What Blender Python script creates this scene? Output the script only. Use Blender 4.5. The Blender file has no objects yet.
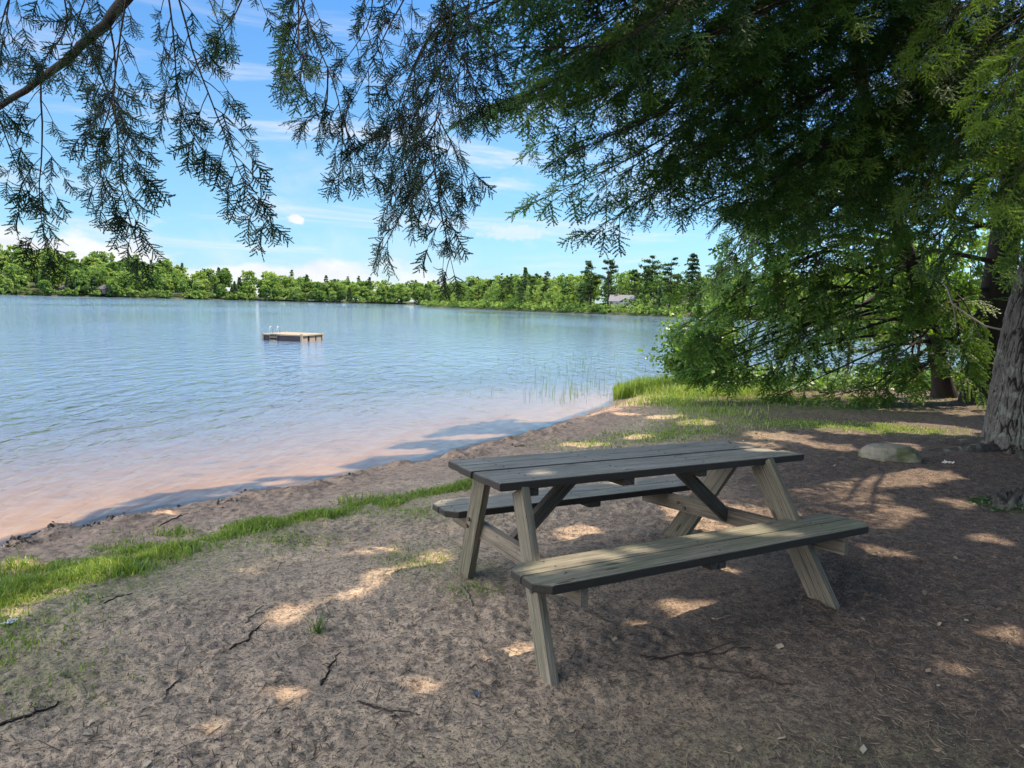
import bpy, bmesh, math, random
import numpy as np
from mathutils import Vector, Matrix

R = math.radians
scene = bpy.context.scene
COL = scene.collection
rng = np.random.default_rng(7)

# ------------------------------------------------------------------ camera numbers
F, PITCH, ROLL, CH = 740.7, 0.10749, 0.026826, 1.6217
WATER = -0.35
SUN_AZ, SUN_EL = R(68.8), R(58)
SUN = np.array([math.sin(SUN_AZ) * math.cos(SUN_EL), math.cos(SUN_AZ) * math.cos(SUN_EL), math.sin(SUN_EL)])


def ray(u, v):
    X, Y = u - 512, v - 384
    c, s = math.cos(ROLL), math.sin(ROLL)
    x, y = (c * X + s * Y) / F, (-s * X + c * Y) / F
    return np.array([x, math.cos(PITCH) - y * math.sin(PITCH), -math.sin(PITCH) - y * math.cos(PITCH)])


def at(u, v, Y):                      # point at distance Y in front of the photographer
    d = ray(u, v)
    return d * (Y / d[1]) + np.array([0, 0, CH])


def on_z(u, v, z):
    d = ray(u, v)
    return d * ((z - CH) / d[2]) + np.array([0, 0, CH])


# ------------------------------------------------------------------ object helpers
def tag(o, label=None, cat=None, group=None, kind=None):
    if label: o['label'] = label
    if cat: o['category'] = cat
    if group: o['group'] = group
    if kind: o['kind'] = kind
    return o


def empty(name, loc=(0, 0, 0), rz=0.0):
    o = bpy.data.objects.new(name, None)
    o.location = loc
    o.rotation_euler = (0, 0, rz)
    o.empty_display_size = 0.1
    COL.objects.link(o)
    return o


def link(name, me, mats, parent=None):
    o = bpy.data.objects.new(name, me)
    for m in (mats if isinstance(mats, (list, tuple)) else [mats]):
        me.materials.append(m)
    COL.objects.link(o)
    if parent is not None:
        o.parent = parent
    return o


def np_mesh(name, V, Fc, attrs=None, smooth=False, mat_idx=None):
    """V (n,3); Fc (m,k) with k = 3 or 4"""
    V = np.asarray(V, np.float32)
    Fc = np.asarray(Fc, np.int32)
    me = bpy.data.meshes.new(name)
    k = Fc.shape[1]
    me.vertices.add(len(V)); me.vertices.foreach_set('co', V.ravel())
    me.loops.add(Fc.size); me.loops.foreach_set('vertex_index', Fc.ravel())
    me.polygons.add(len(Fc))
    me.polygons.foreach_set('loop_start', np.arange(0, Fc.size, k, dtype=np.int32))
    me.polygons.foreach_set('loop_total', np.full(len(Fc), k, np.int32))
    me.polygons.foreach_set('use_smooth', np.full(len(Fc), smooth, bool))
    if mat_idx is not None:
        me.polygons.foreach_set('material_index', np.asarray(mat_idx, np.int32))
    for n, a in (attrs or {}).items():
        a = np.asarray(a, np.float32)
        if a.ndim == 1:
            at_ = me.attributes.new(n, 'FLOAT', 'POINT'); at_.data.foreach_set('value', a)
        else:
            at_ = me.attributes.new(n, 'FLOAT_VECTOR', 'POINT'); at_.data.foreach_set('vector', a.ravel())
    me.update(calc_edges=True)
    return me


class Acc:
    """collects triangles with one random number per vertex"""
    def __init__(self): self.V, self.T, self.A, self.n = [], [], [], 0
    def add(self, V, T, a):
        V = np.asarray(V, float)
        self.V.append(V); self.T.append(np.asarray(T, int) + self.n)
        self.A.append(np.broadcast_to(a, (len(V),)).astype(float)); self.n += len(V)
    def mesh(self, name, smooth=False, origin=(0, 0, 0)):
        return np_mesh(name, np.concatenate(self.V) - np.asarray(origin), np.concatenate(self.T), {'rnd': np.concatenate(self.A)}, smooth)


def unit(v):
    v = np.asarray(v, float)
    return v / (np.linalg.norm(v, axis=-1, keepdims=True) + 1e-9)


def tube(acc, P, r, k=6, a=0.5, cap=False):
    P = np.asarray(P, float); n = len(P)
    r = np.broadcast_to(r, (n,))
    T = unit(np.gradient(P, axis=0))
    ref = np.array([0, 0, 1.0]) if abs(T[n // 2][2]) < .8 else np.array([1.0, 0, 0])
    B = unit(np.cross(T, ref)); N = np.cross(B, T)
    th = np.linspace(0, 2 * math.pi, k, endpoint=False)
    V = P[:, None] + r[:, None, None] * (np.cos(th)[None, :, None] * B[:, None] + np.sin(th)[None, :, None] * N[:, None])
    V = V.reshape(-1, 3)
    i = np.arange(n - 1)[:, None] * k; j = np.arange(k)[None]; j2 = (j + 1) % k
    q = np.stack([i + j, i + j2, i + k + j2, i + k + j], -1).reshape(-1, 4)
    Tt = np.concatenate([q[:, [0, 1, 2]], q[:, [0, 2, 3]]])
    if cap:
        V = np.concatenate([V, P[:1], P[-1:]])
        c0, c1 = n * k, n * k + 1
        jj = np.arange(k)
        Tt = np.concatenate([Tt, np.stack([np.full(k, c0), (jj + 1) % k, jj], -1),
                             np.stack([np.full(k, c1), (n - 1) * k + jj, (n - 1) * k + (jj + 1) % k], -1)])
    acc.add(V, Tt, a)


# ------------------------------------------------------------------ numpy noise
_perm = np.random.default_rng(3).permutation(1024)
_perm = np.concatenate([_perm, _perm, _perm, _perm])
_val = np.random.default_rng(4).uniform(-1, 1, 1024)


def vnoise(x, y, z=None):
    if z is None: z = np.zeros_like(x) + .37
    xi, yi, zi = np.floor(x).astype(int), np.floor(y).astype(int), np.floor(z).astype(int)
    fx, fy, fz = x - xi, y - yi, z - zi
    sx, sy, sz = (f * f * f * (f * (f * 6 - 15) + 10) for f in (fx, fy, fz))
    def h(a, b, c): return _val[_perm[(_perm[(_perm[a & 1023] + b) & 1023] + c) & 1023]]
    def lx(b, c): return h(xi, b, c) * (1 - sx) + h(xi + 1, b, c) * sx
    def ly(c): return lx(yi, c) * (1 - sy) + lx(yi + 1, c) * sy
    return ly(zi) * (1 - sz) + ly(zi + 1) * sz


def fbm(x, y, z=None, o=4, g=.5):
    s, a = 0, 1.0
    for i in range(o):
        f = 2.03 ** i
        s = s + a * vnoise(x * f + 17.3 * i, y * f + 9.1 * i, None if z is None else z * f)
        a *= g
    return s


def sstep(a, b, x):
    t = np.clip((x - a) / (b - a), 0, 1)
    return t * t * (3 - 2 * t)


# ------------------------------------------------------------------ node helpers
class NT:
    def __init__(self, name):
        self.m = bpy.data.materials.new(name); self.m.use_nodes = True
        self.t = self.m.node_tree; self.t.nodes.clear()
        self.out = self.t.nodes.new('ShaderNodeOutputMaterial')
    def n(self, ty, props=None, **ins):
        nd = self.t.nodes.new(ty)
        for k, v in (props or {}).items(): setattr(nd, k, v)
        for k, v in ins.items():
            key = int(k[1:]) if k[0] == 'i' and k[1:].isdigit() else k.replace('_', ' ')
            s = nd.inputs[key]
            if isinstance(v, bpy.types.NodeSocket): self.t.links.new(v, s)
            elif isinstance(v, (tuple, list)) and len(v) == 3 and s.type == 'RGBA': s.default_value = (*v, 1)
            else: s.default_value = v
        return nd
    def math(self, op, a, b=0.0, c=0.0, clamp=False):
        return self.n('ShaderNodeMath', {'operation': op, 'use_clamp': clamp}, i0=a, i1=b, i2=c).outputs[0]
    def mix(self, f, a, b, mode='MIX'):
        nd = self.t.nodes.new('ShaderNodeMix'); nd.data_type = 'RGBA'; nd.blend_type = mode
        for i, v in ((0, f), (6, a), (7, b)):
            s = nd.inputs[i]
            if isinstance(v, bpy.types.NodeSocket): self.t.links.new(v, s)
            elif i == 0: s.default_value = v
            else: s.default_value = (*v, 1)
        return nd.outputs[2]
    def attr(self, name, out='Fac'):
        return self.n('ShaderNodeAttribute', {'attribute_name': name}).outputs[out]
    def noise(self, vec, scale, detail=4, rough=.55, dist=0.0):
        kw = dict(Scale=scale, Detail=detail, Roughness=rough, Distortion=dist)
        if vec is not None: kw['Vector'] = vec
        return self.n('ShaderNodeTexNoise', None, **kw).outputs[0]
    def ramp(self, f, stops, interp='LINEAR'):
        nd = self.t.nodes.new('ShaderNodeValToRGB'); nd.color_ramp.interpolation = interp
        e = nd.color_ramp.elements
        while len(e) < len(stops): e.new(.5)
        for el, (p, c) in zip(e, stops):
            el.position = p; el.color = (*c, 1) if len(c) == 3 else c
        self.t.links.new(f, nd.inputs[0])
        return nd.outputs[0]
    def map(self, vec, scale=(1, 1, 1), rot=(0, 0, 0), loc=(0, 0, 0)):
        return self.n('ShaderNodeMapping', None, Vector=vec, Scale=scale, Rotation=rot, Location=loc).outputs[0]
    def bump(self, h, strength=1.0, dist=.01, normal=None):
        kw = dict(Height=h, Strength=strength, Distance=dist)
        if normal is not None: kw['Normal'] = normal
        return self.n('ShaderNodeBump', None, **kw).outputs[0]
    def maprange(self, v, a, b, c=0.0, d=1.0, smooth=True):
        return self.n('ShaderNodeMapRange', {'interpolation_type': 'SMOOTHSTEP' if smooth else 'LINEAR', 'clamp': True},
                      i0=v, i1=a, i2=b, i3=c, i4=d).outputs[0]
    def surf(self, s):
        self.t.links.new(s, self.out.inputs[0]); return self.m
    def pbr(self, col, rough=.8, normal=None, spec=.3, metal=0.0):
        kw = dict(Base_Color=col, Roughness=rough, Metallic=metal)
        nd = self.n('ShaderNodeBsdfPrincipled', None, **kw)
        nd.inputs['Specular IOR Level'].default_value = spec
        if normal is not None: self.t.links.new(normal, nd.inputs['Normal'])
        return nd.outputs[0]
    def pos(self): return self.n('ShaderNodeNewGeometry').outputs['Position']
    def obj(self): return self.n('ShaderNodeTexCoord').outputs['Object']


def leaf_mat(name, stops, trans=.35, tcol=None, gloss=.03):
    n = NT(name)
    a = n.attr('rnd')
    c = n.ramp(a, stops)
    d = n.n('ShaderNodeBsdfDiffuse', None, Color=c).outputs[0]
    tc = n.mix(1.0, c, tcol or (1.5, 1.6, .6), 'MULTIPLY')
    t = n.n('ShaderNodeBsdfTranslucent', None, Color=tc).outputs[0]
    s = n.n('ShaderNodeMixShader', None, i0=trans, i1=d, i2=t).outputs[0]
    g = n.n('ShaderNodeBsdfGlossy', None, Color=(1, 1, 1), Roughness=.45).outputs[0]
    s = n.n('ShaderNodeMixShader', None, i0=gloss, i1=s, i2=g).outputs[0]
    return n.surf(s)


def plain(name, col, rough=.7, var=.25, scale=8.0, bump=.0, spec=.3, metal=0.0):
    n = NT(name)
    o = n.obj()
    f = n.noise(o, scale, 5, .6)
    c = n.mix(f, tuple(x * (1 - var) for x in col), tuple(min(1, x * (1 + var)) for x in col))
    nm = n.bump(n.noise(o, scale * 6, 4, .6), bump, .01) if bump else None
    return n.surf(n.pbr(c, rough, nm, spec, metal))


# ------------------------------------------------------------------ materials
M = {}
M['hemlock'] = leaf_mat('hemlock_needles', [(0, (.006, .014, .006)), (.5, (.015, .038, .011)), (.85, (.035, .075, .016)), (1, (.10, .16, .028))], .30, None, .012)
M['hemlock_mid'] = leaf_mat('hemlock_needles_lifted', [(0, (.014, .036, .013)), (.5, (.042, .098, .024)), (1, (.15, .24, .035))], .40, None, .012)  # same needles, colour lightened to make up for light missing under the crowns
M['hemlock_far'] = leaf_mat('hemlock_needles_sunny', [(0, (.018, .046, .013)), (.45, (.052, .115, .022)), (1, (.16, .25, .034))], .44, None, .012)  # lightest copy of the same needles, sunlight put into the colour
M['canopy'] = leaf_mat('canopy_leaves', [(0, (.02, .045, .014)), (1, (.05, .10, .025))], .25)
M['broadleaf'] = leaf_mat('broad_leaves', [(0, (.055, .115, .018)), (.6, (.105, .19, .026)), (1, (.20, .28, .04))], .40)
M['sapling'] = leaf_mat('sapling_leaves', [(0, (.06, .13, .02)), (1, (.16, .24, .035))], .45)
M['grass'] = leaf_mat('grass_blades', [(0, (.09, .15, .028)), (.6, (.185, .26, .055)), (.82, (.30, .34, .09)), (1, (.42, .36, .17))], .45)
M['reed'] = leaf_mat('reed_blades', [(0, (.10, .17, .02)), (1, (.24, .30, .05))], .40)
M['far_leaf'] = leaf_mat('far_deciduous', [(0, (.080, .140, .050)), (.5, (.175, .265, .075)), (1, (.28, .35, .12))], .35, None, 0.0)
M['far_pine'] = leaf_mat('far_conifer', [(0, (.045, .080, .040)), (1, (.10, .15, .065))], .25, None, 0.0)


def bark_mat(name, dark, light, sc=1.0, lichen=0.0):
    n = NT(name)
    o = n.obj()
    v = n.map(o, (9 * sc, 9 * sc, 2.2 * sc))
    f = n.noise(v, 2.2, 8, .65, .6)
    g = n.attr('rnd')
    h = n.math('ADD', n.math('MULTIPLY', f, .45), n.math('MULTIPLY', g, .55))
    c = n.ramp(h, [(.30, dark), (.56, tuple(.35 * a + .5 * b for a, b in zip(dark, light))), (.85, light)])
    if lichen:
        l = n.noise(o, 5.5, 6, .7)
        c = n.mix(n.math('MULTIPLY', n.maprange(l, .54, .62), lichen), c, (.30, .34, .26))
    nm = n.bump(n.noise(v, 5, 8, .7, .4), .6, .02)
    return n.surf(n.pbr(c, .9, nm, .15))


M['bark'] = bark_mat('furrowed_bark', (.018, .015, .013), (.165, .15, .138), 1.0, .25)
M['bark_dark'] = bark_mat('dark_bark', (.022, .018, .016), (.09, .075, .065))
M['twig'] = bark_mat('twig_bark', (.030, .022, .018), (.10, .075, .06), 3.0)
M['dead_twig'] = bark_mat('dead_wood', (.12, .10, .08), (.34, .30, .25), 3.0)


def wood_mat(name, base, dark, green=0.0, edge=None, rough=.75):
    n = NT(name)
    g = n.attr('gco', 'Vector')
    v = n.map(g, (1.0, 34, 34))
    f = n.noise(v, 3.0, 8, .65, .8)
    f2 = n.noise(n.map(g, (.9, 7, 7)), 2.2, 6, .65, .3)
    c = n.mix(n.maprange(f, .38, .62), dark, base)
    c = n.mix(n.maprange(f2, .35, .7), c, tuple(x * .62 for x in base))
    if green:
        f3 = n.noise(n.map(g, (1.0, 3, 3)), 1.6, 5, .65)
        c = n.mix(n.math('MULTIPLY', n.maprange(f3, .4, .66), green), c, (.085, .12, .055))
    vk = n.n('ShaderNodeTexVoronoi', {'feature': 'F1'}, Vector=n.map(g, (2.4, 11, 3)), Scale=1.0, Randomness=1.0).outputs['Distance']
    c = n.mix(n.maprange(vk, .07, .13, .85, 0), c, tuple(x * .45 for x in dark))
    c = n.mix(n.math('MULTIPLY', n.maprange(n.noise(n.map(g, (.7, 60, 60)), 2.0, 3, .5, .2), .60, .66), .8), c, tuple(x * .35 for x in dark))
    sp = n.noise(n.map(g, (6, 20, 20)), 4.0, 3, .6)
    c = n.mix(n.maprange(sp, .66, .72), c, tuple(x * .35 for x in dark))
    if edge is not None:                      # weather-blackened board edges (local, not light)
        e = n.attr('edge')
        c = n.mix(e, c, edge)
    nm = n.bump(n.math('ADD', n.noise(v, 4.0, 7, .7, .6), n.math('MULTIPLY', f, .8)), .8, .007)
    return n.surf(n.pbr(c, rough, nm, .18))


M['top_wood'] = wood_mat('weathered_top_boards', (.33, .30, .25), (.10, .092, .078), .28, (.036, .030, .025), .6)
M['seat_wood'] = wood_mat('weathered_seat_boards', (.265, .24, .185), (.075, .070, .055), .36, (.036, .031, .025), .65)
M['leg_wood'] = wood_mat('tan_leg_boards', (.245, .205, .15), (.095, .08, .06), .18)
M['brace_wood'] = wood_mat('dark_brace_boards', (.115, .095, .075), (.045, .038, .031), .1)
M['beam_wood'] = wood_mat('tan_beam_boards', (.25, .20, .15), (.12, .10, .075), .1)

# ------------------------------------------------------------------ shoreline and terrain height
SHORE = np.array([(-12, -9), (-8.2, -1), (-6.3, 2.2), (-4.9, 4.35), (-4.0, 5.62), (-3.72, 6.05), (-3.49, 6.40), (-2.94, 6.99), (-2.24, 7.80), (-1.14, 9.15),
                  (-.24, 10.62), (.87, 12.57), (1.81, 14.49), (2.35, 15.9), (3.9, 16.8), (6.05, 17.97), (10, 18.9), (13, 19.6), (20, 21.5), (40, 25),
                  (80, 22), (150, -10), (300, -200)], float)


def shore_dist(x, y):
    """signed distance to the water's edge, positive on land"""
    x = np.asarray(x, float); y = np.asarray(y, float)
    best = np.full(x.shape, 1e9); sg = np.ones(x.shape)
    for (ax, ay), (bx, by) in zip(SHORE[:-1], SHORE[1:]):
        dx, dy = bx - ax, by - ay
        t = np.clip(((x - ax) * dx + (y - ay) * dy) / (dx * dx + dy * dy), 0, 1)
        ex, ey = x - ax - t * dx, y - ay - t * dy
        d = ex * ex + ey * ey
        cr = dx * (y - ay) - dy * (x - ax)
        m = d < best - 1e-9
        best = np.where(m, d, best); sg = np.where(m, np.where(cr < 0, 1.0, -1.0), sg)
    return np.sqrt(best) * sg


def height(x, y, detail=True):
    s = shore_dist(x, y)
    s = s + .10 * vnoise(x * 2.1, y * 2.1) + .05 * vnoise(x * 6, y * 6)
    land = WATER + .19 * sstep(0, .95, s) + .16 * sstep(.4, 3.4, s) + .02 * sstep(5, 14, s)
    bed = WATER + np.maximum(.085 * s, -.9 + .02 * s)
    bed = np.maximum(bed, -9)
    h = np.where(s > 0, land, bed)
    if detail:
        rr = np.hypot(x, y)
        amp = sstep(.05, .5, s) * (1 - sstep(60, 140, rr))
        h = h + amp * .016 * fbm(x * 1.6, y * 1.6, None, 3)
        fine = amp * (1 - sstep(14, 24, rr)) * (.35 + .65 * sstep(-.45, .35, fbm(x * .9 + 7, y * .9, None, 3)))
        rid = 1 - np.abs(fbm(x * 9, y * 9 + 40, None, 3))
        h = h + fine * (.012 * vnoise(x * 7.1, y * 7.1) + .013 * rid + .010 * fbm(x * 22, y * 22, None, 2, .6))
        # eroded, kicked-up clods along the top of the little beach
        b = np.exp(-((s - .75) / .35) ** 2) * (1 - sstep(11, 14, rr))
        h = h + b * .085 * np.maximum(0, fbm(x * 3.2 + 5, y * 3.2, None, 4))
    return h


def hz(x, y): return float(height(np.array([x]), np.array([y]))[0])


# one ground sheet, finest in front of the photographer, out to the horizon
def ground():
    th = np.concatenate([np.arange(-180, -44, 4.0), np.arange(-44, 44, .15), np.arange(44, 180, 4.0)])
    r = [.25, .6, 1.0, 1.4, 1.8]
    while r[-1] < 16: r.append(r[-1] * 1.0042)
    while r[-1] < 60: r.append(r[-1] * 1.02)
    while r[-1] < 4000: r.append(r[-1] * 1.12)
    r = np.array(r); nt, nr = len(th), len(r)
    A, Rr = np.meshgrid(np.radians(th), r)
    x, y = (Rr * np.sin(A)).ravel(), (Rr * np.cos(A)).ravel()
    z = height(x, y)
    s = shore_dist(x, y)
    V = np.stack([x, y, z], -1)
    V = np.concatenate([V, [[0, 0, hz(0, 0)]]])
    i = np.arange(nr - 1)[:, None] * nt; j = np.arange(nt)[None]; j2 = (j + 1) % nt
    q = np.stack([i + j, i + nt + j, i + nt + j2, i + j2], -1).reshape(-1, 4)
    c = len(V) - 1
    # fan at the feet as degenerate-free quads is not possible: use triangles by splitting all
    T = np.concatenate([q[:, [0, 1, 2]], q[:, [0, 2, 3]], np.stack([np.full(nt, c), np.arange(nt), (np.arange(nt) + 1) % nt], -1)])
    s = np.concatenate([s, [5]])
    # moss / thin grass areas
    xx, yy = V[:, 0], V[:, 1]
    g = np.zeros(len(V))
    def blob(px, py, rx, ry, a=1.0, rot=0.0):
        dx, dy = xx - px, yy - py
        c_, s_ = math.cos(rot), math.sin(rot)
        ex, ey = (c_ * dx + s_ * dy) / rx, (-s_ * dx + c_ * dy) / ry
        return a * np.exp(-(ex * ex + ey * ey))
    for b in ((-2.3, 4.2, .55, .9, .9, -.6), (-2.6, 3.4, .5, .4, .8), (-2.0, 2.9, .4, .3, .6), (-1.8, 5.2, .3, .6, .7, -.7), (-1.1, 6.0, .3, .7, .7, -.8),
              (2.4, 9.8, .7, .9, .8, -.4), (4.4, 10.6, 1.3, .5, 1.0), (5.4, 10.3, .8, .5, .8), (3.3, 12.5, 1.2, 1.2, .9), (5, 12.6, 2.2, .8, .9), (1.2, 9.2, .5, .5, .6),
              (-.5, 4.6, .3, .4, .5), (-.6, 5.6, .6, .3, .45), (-.2, 4.4, .25, .2, .6), (6.3, 6.6, .5, .4, .6), (.2, 2.4, .7, .3, .25), (1.2, 2.5, .9, .35, .3)):
        g = np.maximum(g, blob(*b))
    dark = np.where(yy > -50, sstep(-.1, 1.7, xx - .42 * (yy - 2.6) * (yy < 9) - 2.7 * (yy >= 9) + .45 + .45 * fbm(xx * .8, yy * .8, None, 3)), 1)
    me = np_mesh('ground', V, T, {'shore': s, 'moss': g, 'litter': dark}, True)
    n = NT('ground_soil')
    p = n.pos()
    sh, mo, li = n.attr('shore'), n.attr('moss'), n.attr('litter')
    n1, n2, n3 = n.noise(p, 1.4, 6, .6), n.noise(p, 14, 7, .68), n.noise(p, 70, 6, .7)
    soil = n.mix(n.maprange(n1, .3, .7), (.37, .268, .188), (.55, .40, .275))
    lump = n.maprange(n2, .38, .56)
    n2b = n.noise(p, 33, 6, .7, .5)
    soil = n.mix(n.math('MULTIPLY', n.maprange(n.math('ADD', n.math('MULTIPLY', n2, .45), n.math('MULTIPLY', n2b, .55)), .42, .54, 1, 0), .75), soil, (.175, .14, .112))
    soil = n.mix(n.math('MULTIPLY', n.maprange(n3, .36, .50, 1, 0), .9), soil, (.055, .044, .036))
    # fine bits: needles and crumbs
    vz = n.n('ShaderNodeTexVoronoi', {'feature': 'F1'}, Vector=n.map(p, (1, 1, .2)), Scale=85.0, Randomness=1.0)
    bits = n.maprange(vz.outputs['Distance'], .18, .30, 1, 0)
    pick = n.math('GREATER_THAN', n.n('ShaderNodeSeparateColor', None, Color=vz.outputs['Color']).outputs[0], .66)
    soil = n.mix(n.math('MULTIPLY', bits, n.math('MULTIPLY', pick, .75)), soil, (.42, .35, .27))
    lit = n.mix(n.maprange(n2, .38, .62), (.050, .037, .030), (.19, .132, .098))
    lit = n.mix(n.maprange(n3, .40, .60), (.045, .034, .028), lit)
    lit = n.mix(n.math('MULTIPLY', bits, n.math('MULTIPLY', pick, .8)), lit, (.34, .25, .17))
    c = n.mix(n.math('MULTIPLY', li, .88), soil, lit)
    mossn = n.math('MULTIPLY', mo, n.maprange(n2, .36, .56))
    c = n.mix(n.math('MULTIPLY', mossn, .85), c, n.mix(n3, (.045, .075, .018), (.12, .17, .04)))
    # beach: damp brown sand, wet at the edge, clean rosy sand under water
    sn = n.math('ADD', sh, n.math('MULTIPLY', n.math('SUBTRACT', n1, .5), .9))
    beach = n.mix(n.maprange(n2, .35, .65), (.23, .155, .11), (.40, .28, .195))
    beach = n.mix(n.maprange(n.noise(p, 26, 5, .7), .56, .66), beach, (.06, .046, .036))
    c = n.mix(n.maprange(sn, 1.0, 1.9, 1, 0), c, beach)
    c = n.mix(n.maprange(sn, .10, .55, .85, 0), c, (.105, .075, .057))
    bed = n.mix(n.maprange(n.noise(p, 3, 5, .6), .3, .7), (.43, .235, .125), (.53, .30, .17))
    bed = n.mix(n.maprange(n.noise(p, 2.6, 6, .72, .6), .54, .70), bed, (.25, .15, .095))
    bed = n.mix(n.maprange(n.noise(p, 11, 4, .7), .62, .70), bed, (.17, .115, .08))
    c = n.mix(n.maprange(sh, -.22, -.05, 1, 0), c, bed)
    rg = n.maprange(sh, .0, .3, .35, .92)
    hgt = n.math('ADD', n.math('MULTIPLY', n2, .35), n.math('ADD', n.math('MULTIPLY', n3, .35), n.math('MULTIPLY', bits, .25)))
    nm = n.bump(hgt, 1.0, .040)
    o = link('ground', me, n.surf(n.pbr(c, rg, nm, .25)))
    tag(o, kind='structure')


ground()


# ------------------------------------------------------------------ water
def water():
    th = np.concatenate([np.arange(-180, -50, 5.0), np.arange(-50, 50, .5), np.arange(50, 180, 5.0)])
    r = [3.0]
    while r[-1] < 60: r.append(r[-1] * 1.02)
    while r[-1] < 4200: r.append(r[-1] * 1.15)
    r = np.array(r); nt, nr = len(th), len(r)
    A, Rr = np.meshgrid(np.radians(th), r)
    x, y = (Rr * np.sin(A)).ravel(), (Rr * np.cos(A)).ravel()
    depth = np.clip(WATER - height(x, y, False), 0, 20)
    V = np.stack([x, y, np.full(len(x), WATER)], -1)
    i = np.arange(nr - 1)[:, None] * nt; j = np.arange(nt)[None]; j2 = (j + 1) % nt
    q = np.stack([i + j, i + j2, i + nt + j2, i + nt + j], -1).reshape(-1, 4)
    me = np_mesh('lake_water', V, q, {'depth': depth}, True)
    n = NT('lake_water')
    p = n.pos()
    dp = n.attr('depth')
    rot = (0, 0, R(26))
    near = n.noise(n.map(p, (6.5, 1.5, 1), rot), 1.0, 3, .5, .5)
    mid = n.noise(n.map(p, (2.6, 1.1, 1), (0, 0, R(40))), 1.0, 4, .6, .3)
    big = n.noise(n.map(p, (.05, .02, 1), (0, 0, R(15))), 1.0, 3, .5)
    shal = n.maprange(dp, .02, .5, .25, 1.0)
    b1 = n.bump(near, 1.0, .020)
    hh = n.math('MULTIPLY', mid, n.math('MULTIPLY', shal, n.maprange(big, .35, .65, .45, 1.25)))
    b2 = n.bump(hh, 1.0, .085, b1)
    k = n.math('SUBTRACT', 1.0, n.math('POWER', 2.718, n.math('MULTIPLY', dp, -1.5)))
    tr = n.n('ShaderNodeBsdfTransparent', None, Color=(.90, .95, .94)).outputs[0]
    body = n.n('ShaderNodeBsdfDiffuse', None, Color=(.13, .20, .30)).outputs[0]
    under = n.n('ShaderNodeMixShader', None, i0=k, i1=tr, i2=body).outputs[0]
    gl = n.n('ShaderNodeBsdfGlossy', None, Color=(1, 1, 1), Roughness=.04, Normal=b2).outputs[0]
    fr = n.n('ShaderNodeFresnel', None, IOR=1.333, Normal=b2).outputs[0]
    s = n.n('ShaderNodeMixShader', None, i0=fr, i1=under, i2=gl).outputs[0]
    o = link('lake_water', me, n.surf(s))
    tag(o, kind='structure')


water()

# ------------------------------------------------------------------ far shores
FAR_LEFT = np.array([(-640, 190), (-480, 250), (-330, 300), (-228, 345), (-190, 370), (-141, 420), (-94, 448), (-62, 470), (-20, 480), (40, 470)], float)
NEAR_PT = np.array([(-39.5, 318), (-37.0, 303), (-30, 285), (-14, 250), (3.2, 206), (12, 196), (23.1, 184.5), (30, 176), (35.6, 169.5), (42, 165), (62, 152), (95, 138), (150, 120), (260, 95)], float)


def along(P, t):
    d = np.concatenate([[0], np.cumsum(np.linalg.norm(np.diff(P, axis=0), axis=1))])
    x = np.interp(t * d[-1], d, P[:, 0]); y = np.interp(t * d[-1], d, P[:, 1])
    return np.stack([x, y], -1)


def far_shore(name, P, rises, fade):
    t = np.linspace(0, 1, 160)
    L = along(P, t)
    T = unit(np.gradient(L, axis=0)); N = np.stack([-T[:, 1], T[:, 0]], -1)      # away from us
    rows, V = [(-3, -1.2), (0, -.05), (1.0, .5), (4, .9)] + [(d, h) for d, h in rises], []
    for d, h in rows:
        q = L + N * d
        hh = h * np.interp(L[:, :1] / np.maximum(L[:, 1:], 1), fade[0], fade[1]) if h > 1 else np.full((160, 1), h)
        V.append(np.concatenate([q, WATER + hh + .15 * vnoise(q[:, :1] * .3, q[:, 1:] * .3)], 1))
    V = np.concatenate(V); k = len(rows)
    i = np.arange(k - 1)[:, None] * 160; j = np.arange(159)[None]
    q = np.stack([i + j, i + j + 1, i + 160 + j + 1, i + 160 + j], -1).reshape(-1, 4)
    n = NT(name + '_soil')
    c = n.ramp(n.noise(n.pos(), .25, 5, .6), [(.35, (.025, .035, .012)), (.6, (.05, .06, .022)), (.8, (.12, .095, .065))])
    o = link(name, np_mesh(name, V, q, None, True), n.surf(n.pbr(c, .95)))
    tag(o, kind='structure')
    return L, N


far_shore('hills', FAR_LEFT, [(30, 3.0), (80, 9), (160, 16), (400, 20)], ([-.6, -.38, -.26], [1.0, .75, .08]))
far_shore('far_shore', NEAR_PT, [(20, 1.6), (60, 3), (160, 4), (500, 5)], ([-1, 1], [1, 1]))


def quads_at(C, Nn, size, rg, a):
    """leaf clump quads (as 2 tris) centred on C facing about Nn"""
    n = len(C)
    ref = rg.normal(size=(n, 3))
    U = unit(np.cross(Nn, ref)); W = np.cross(Nn, U)
    s = size[:, None] * .5
    asp = rg.uniform(.6, 1.0, (n, 1))
    V = np.stack([C - U * s - W * s * asp * .5, C + U * s * .6 - W * s * asp, C + U * s + W * s * asp * .5, C - U * s * .5 + W * s * asp], 1).reshape(-1, 3)
    b = np.arange(n)[:, None] * 4
    T = np.concatenate([b + np.array([[0, 1, 2]]), b + np.array([[0, 2, 3]])])
    return V, T, np.repeat(a, 4)


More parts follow.
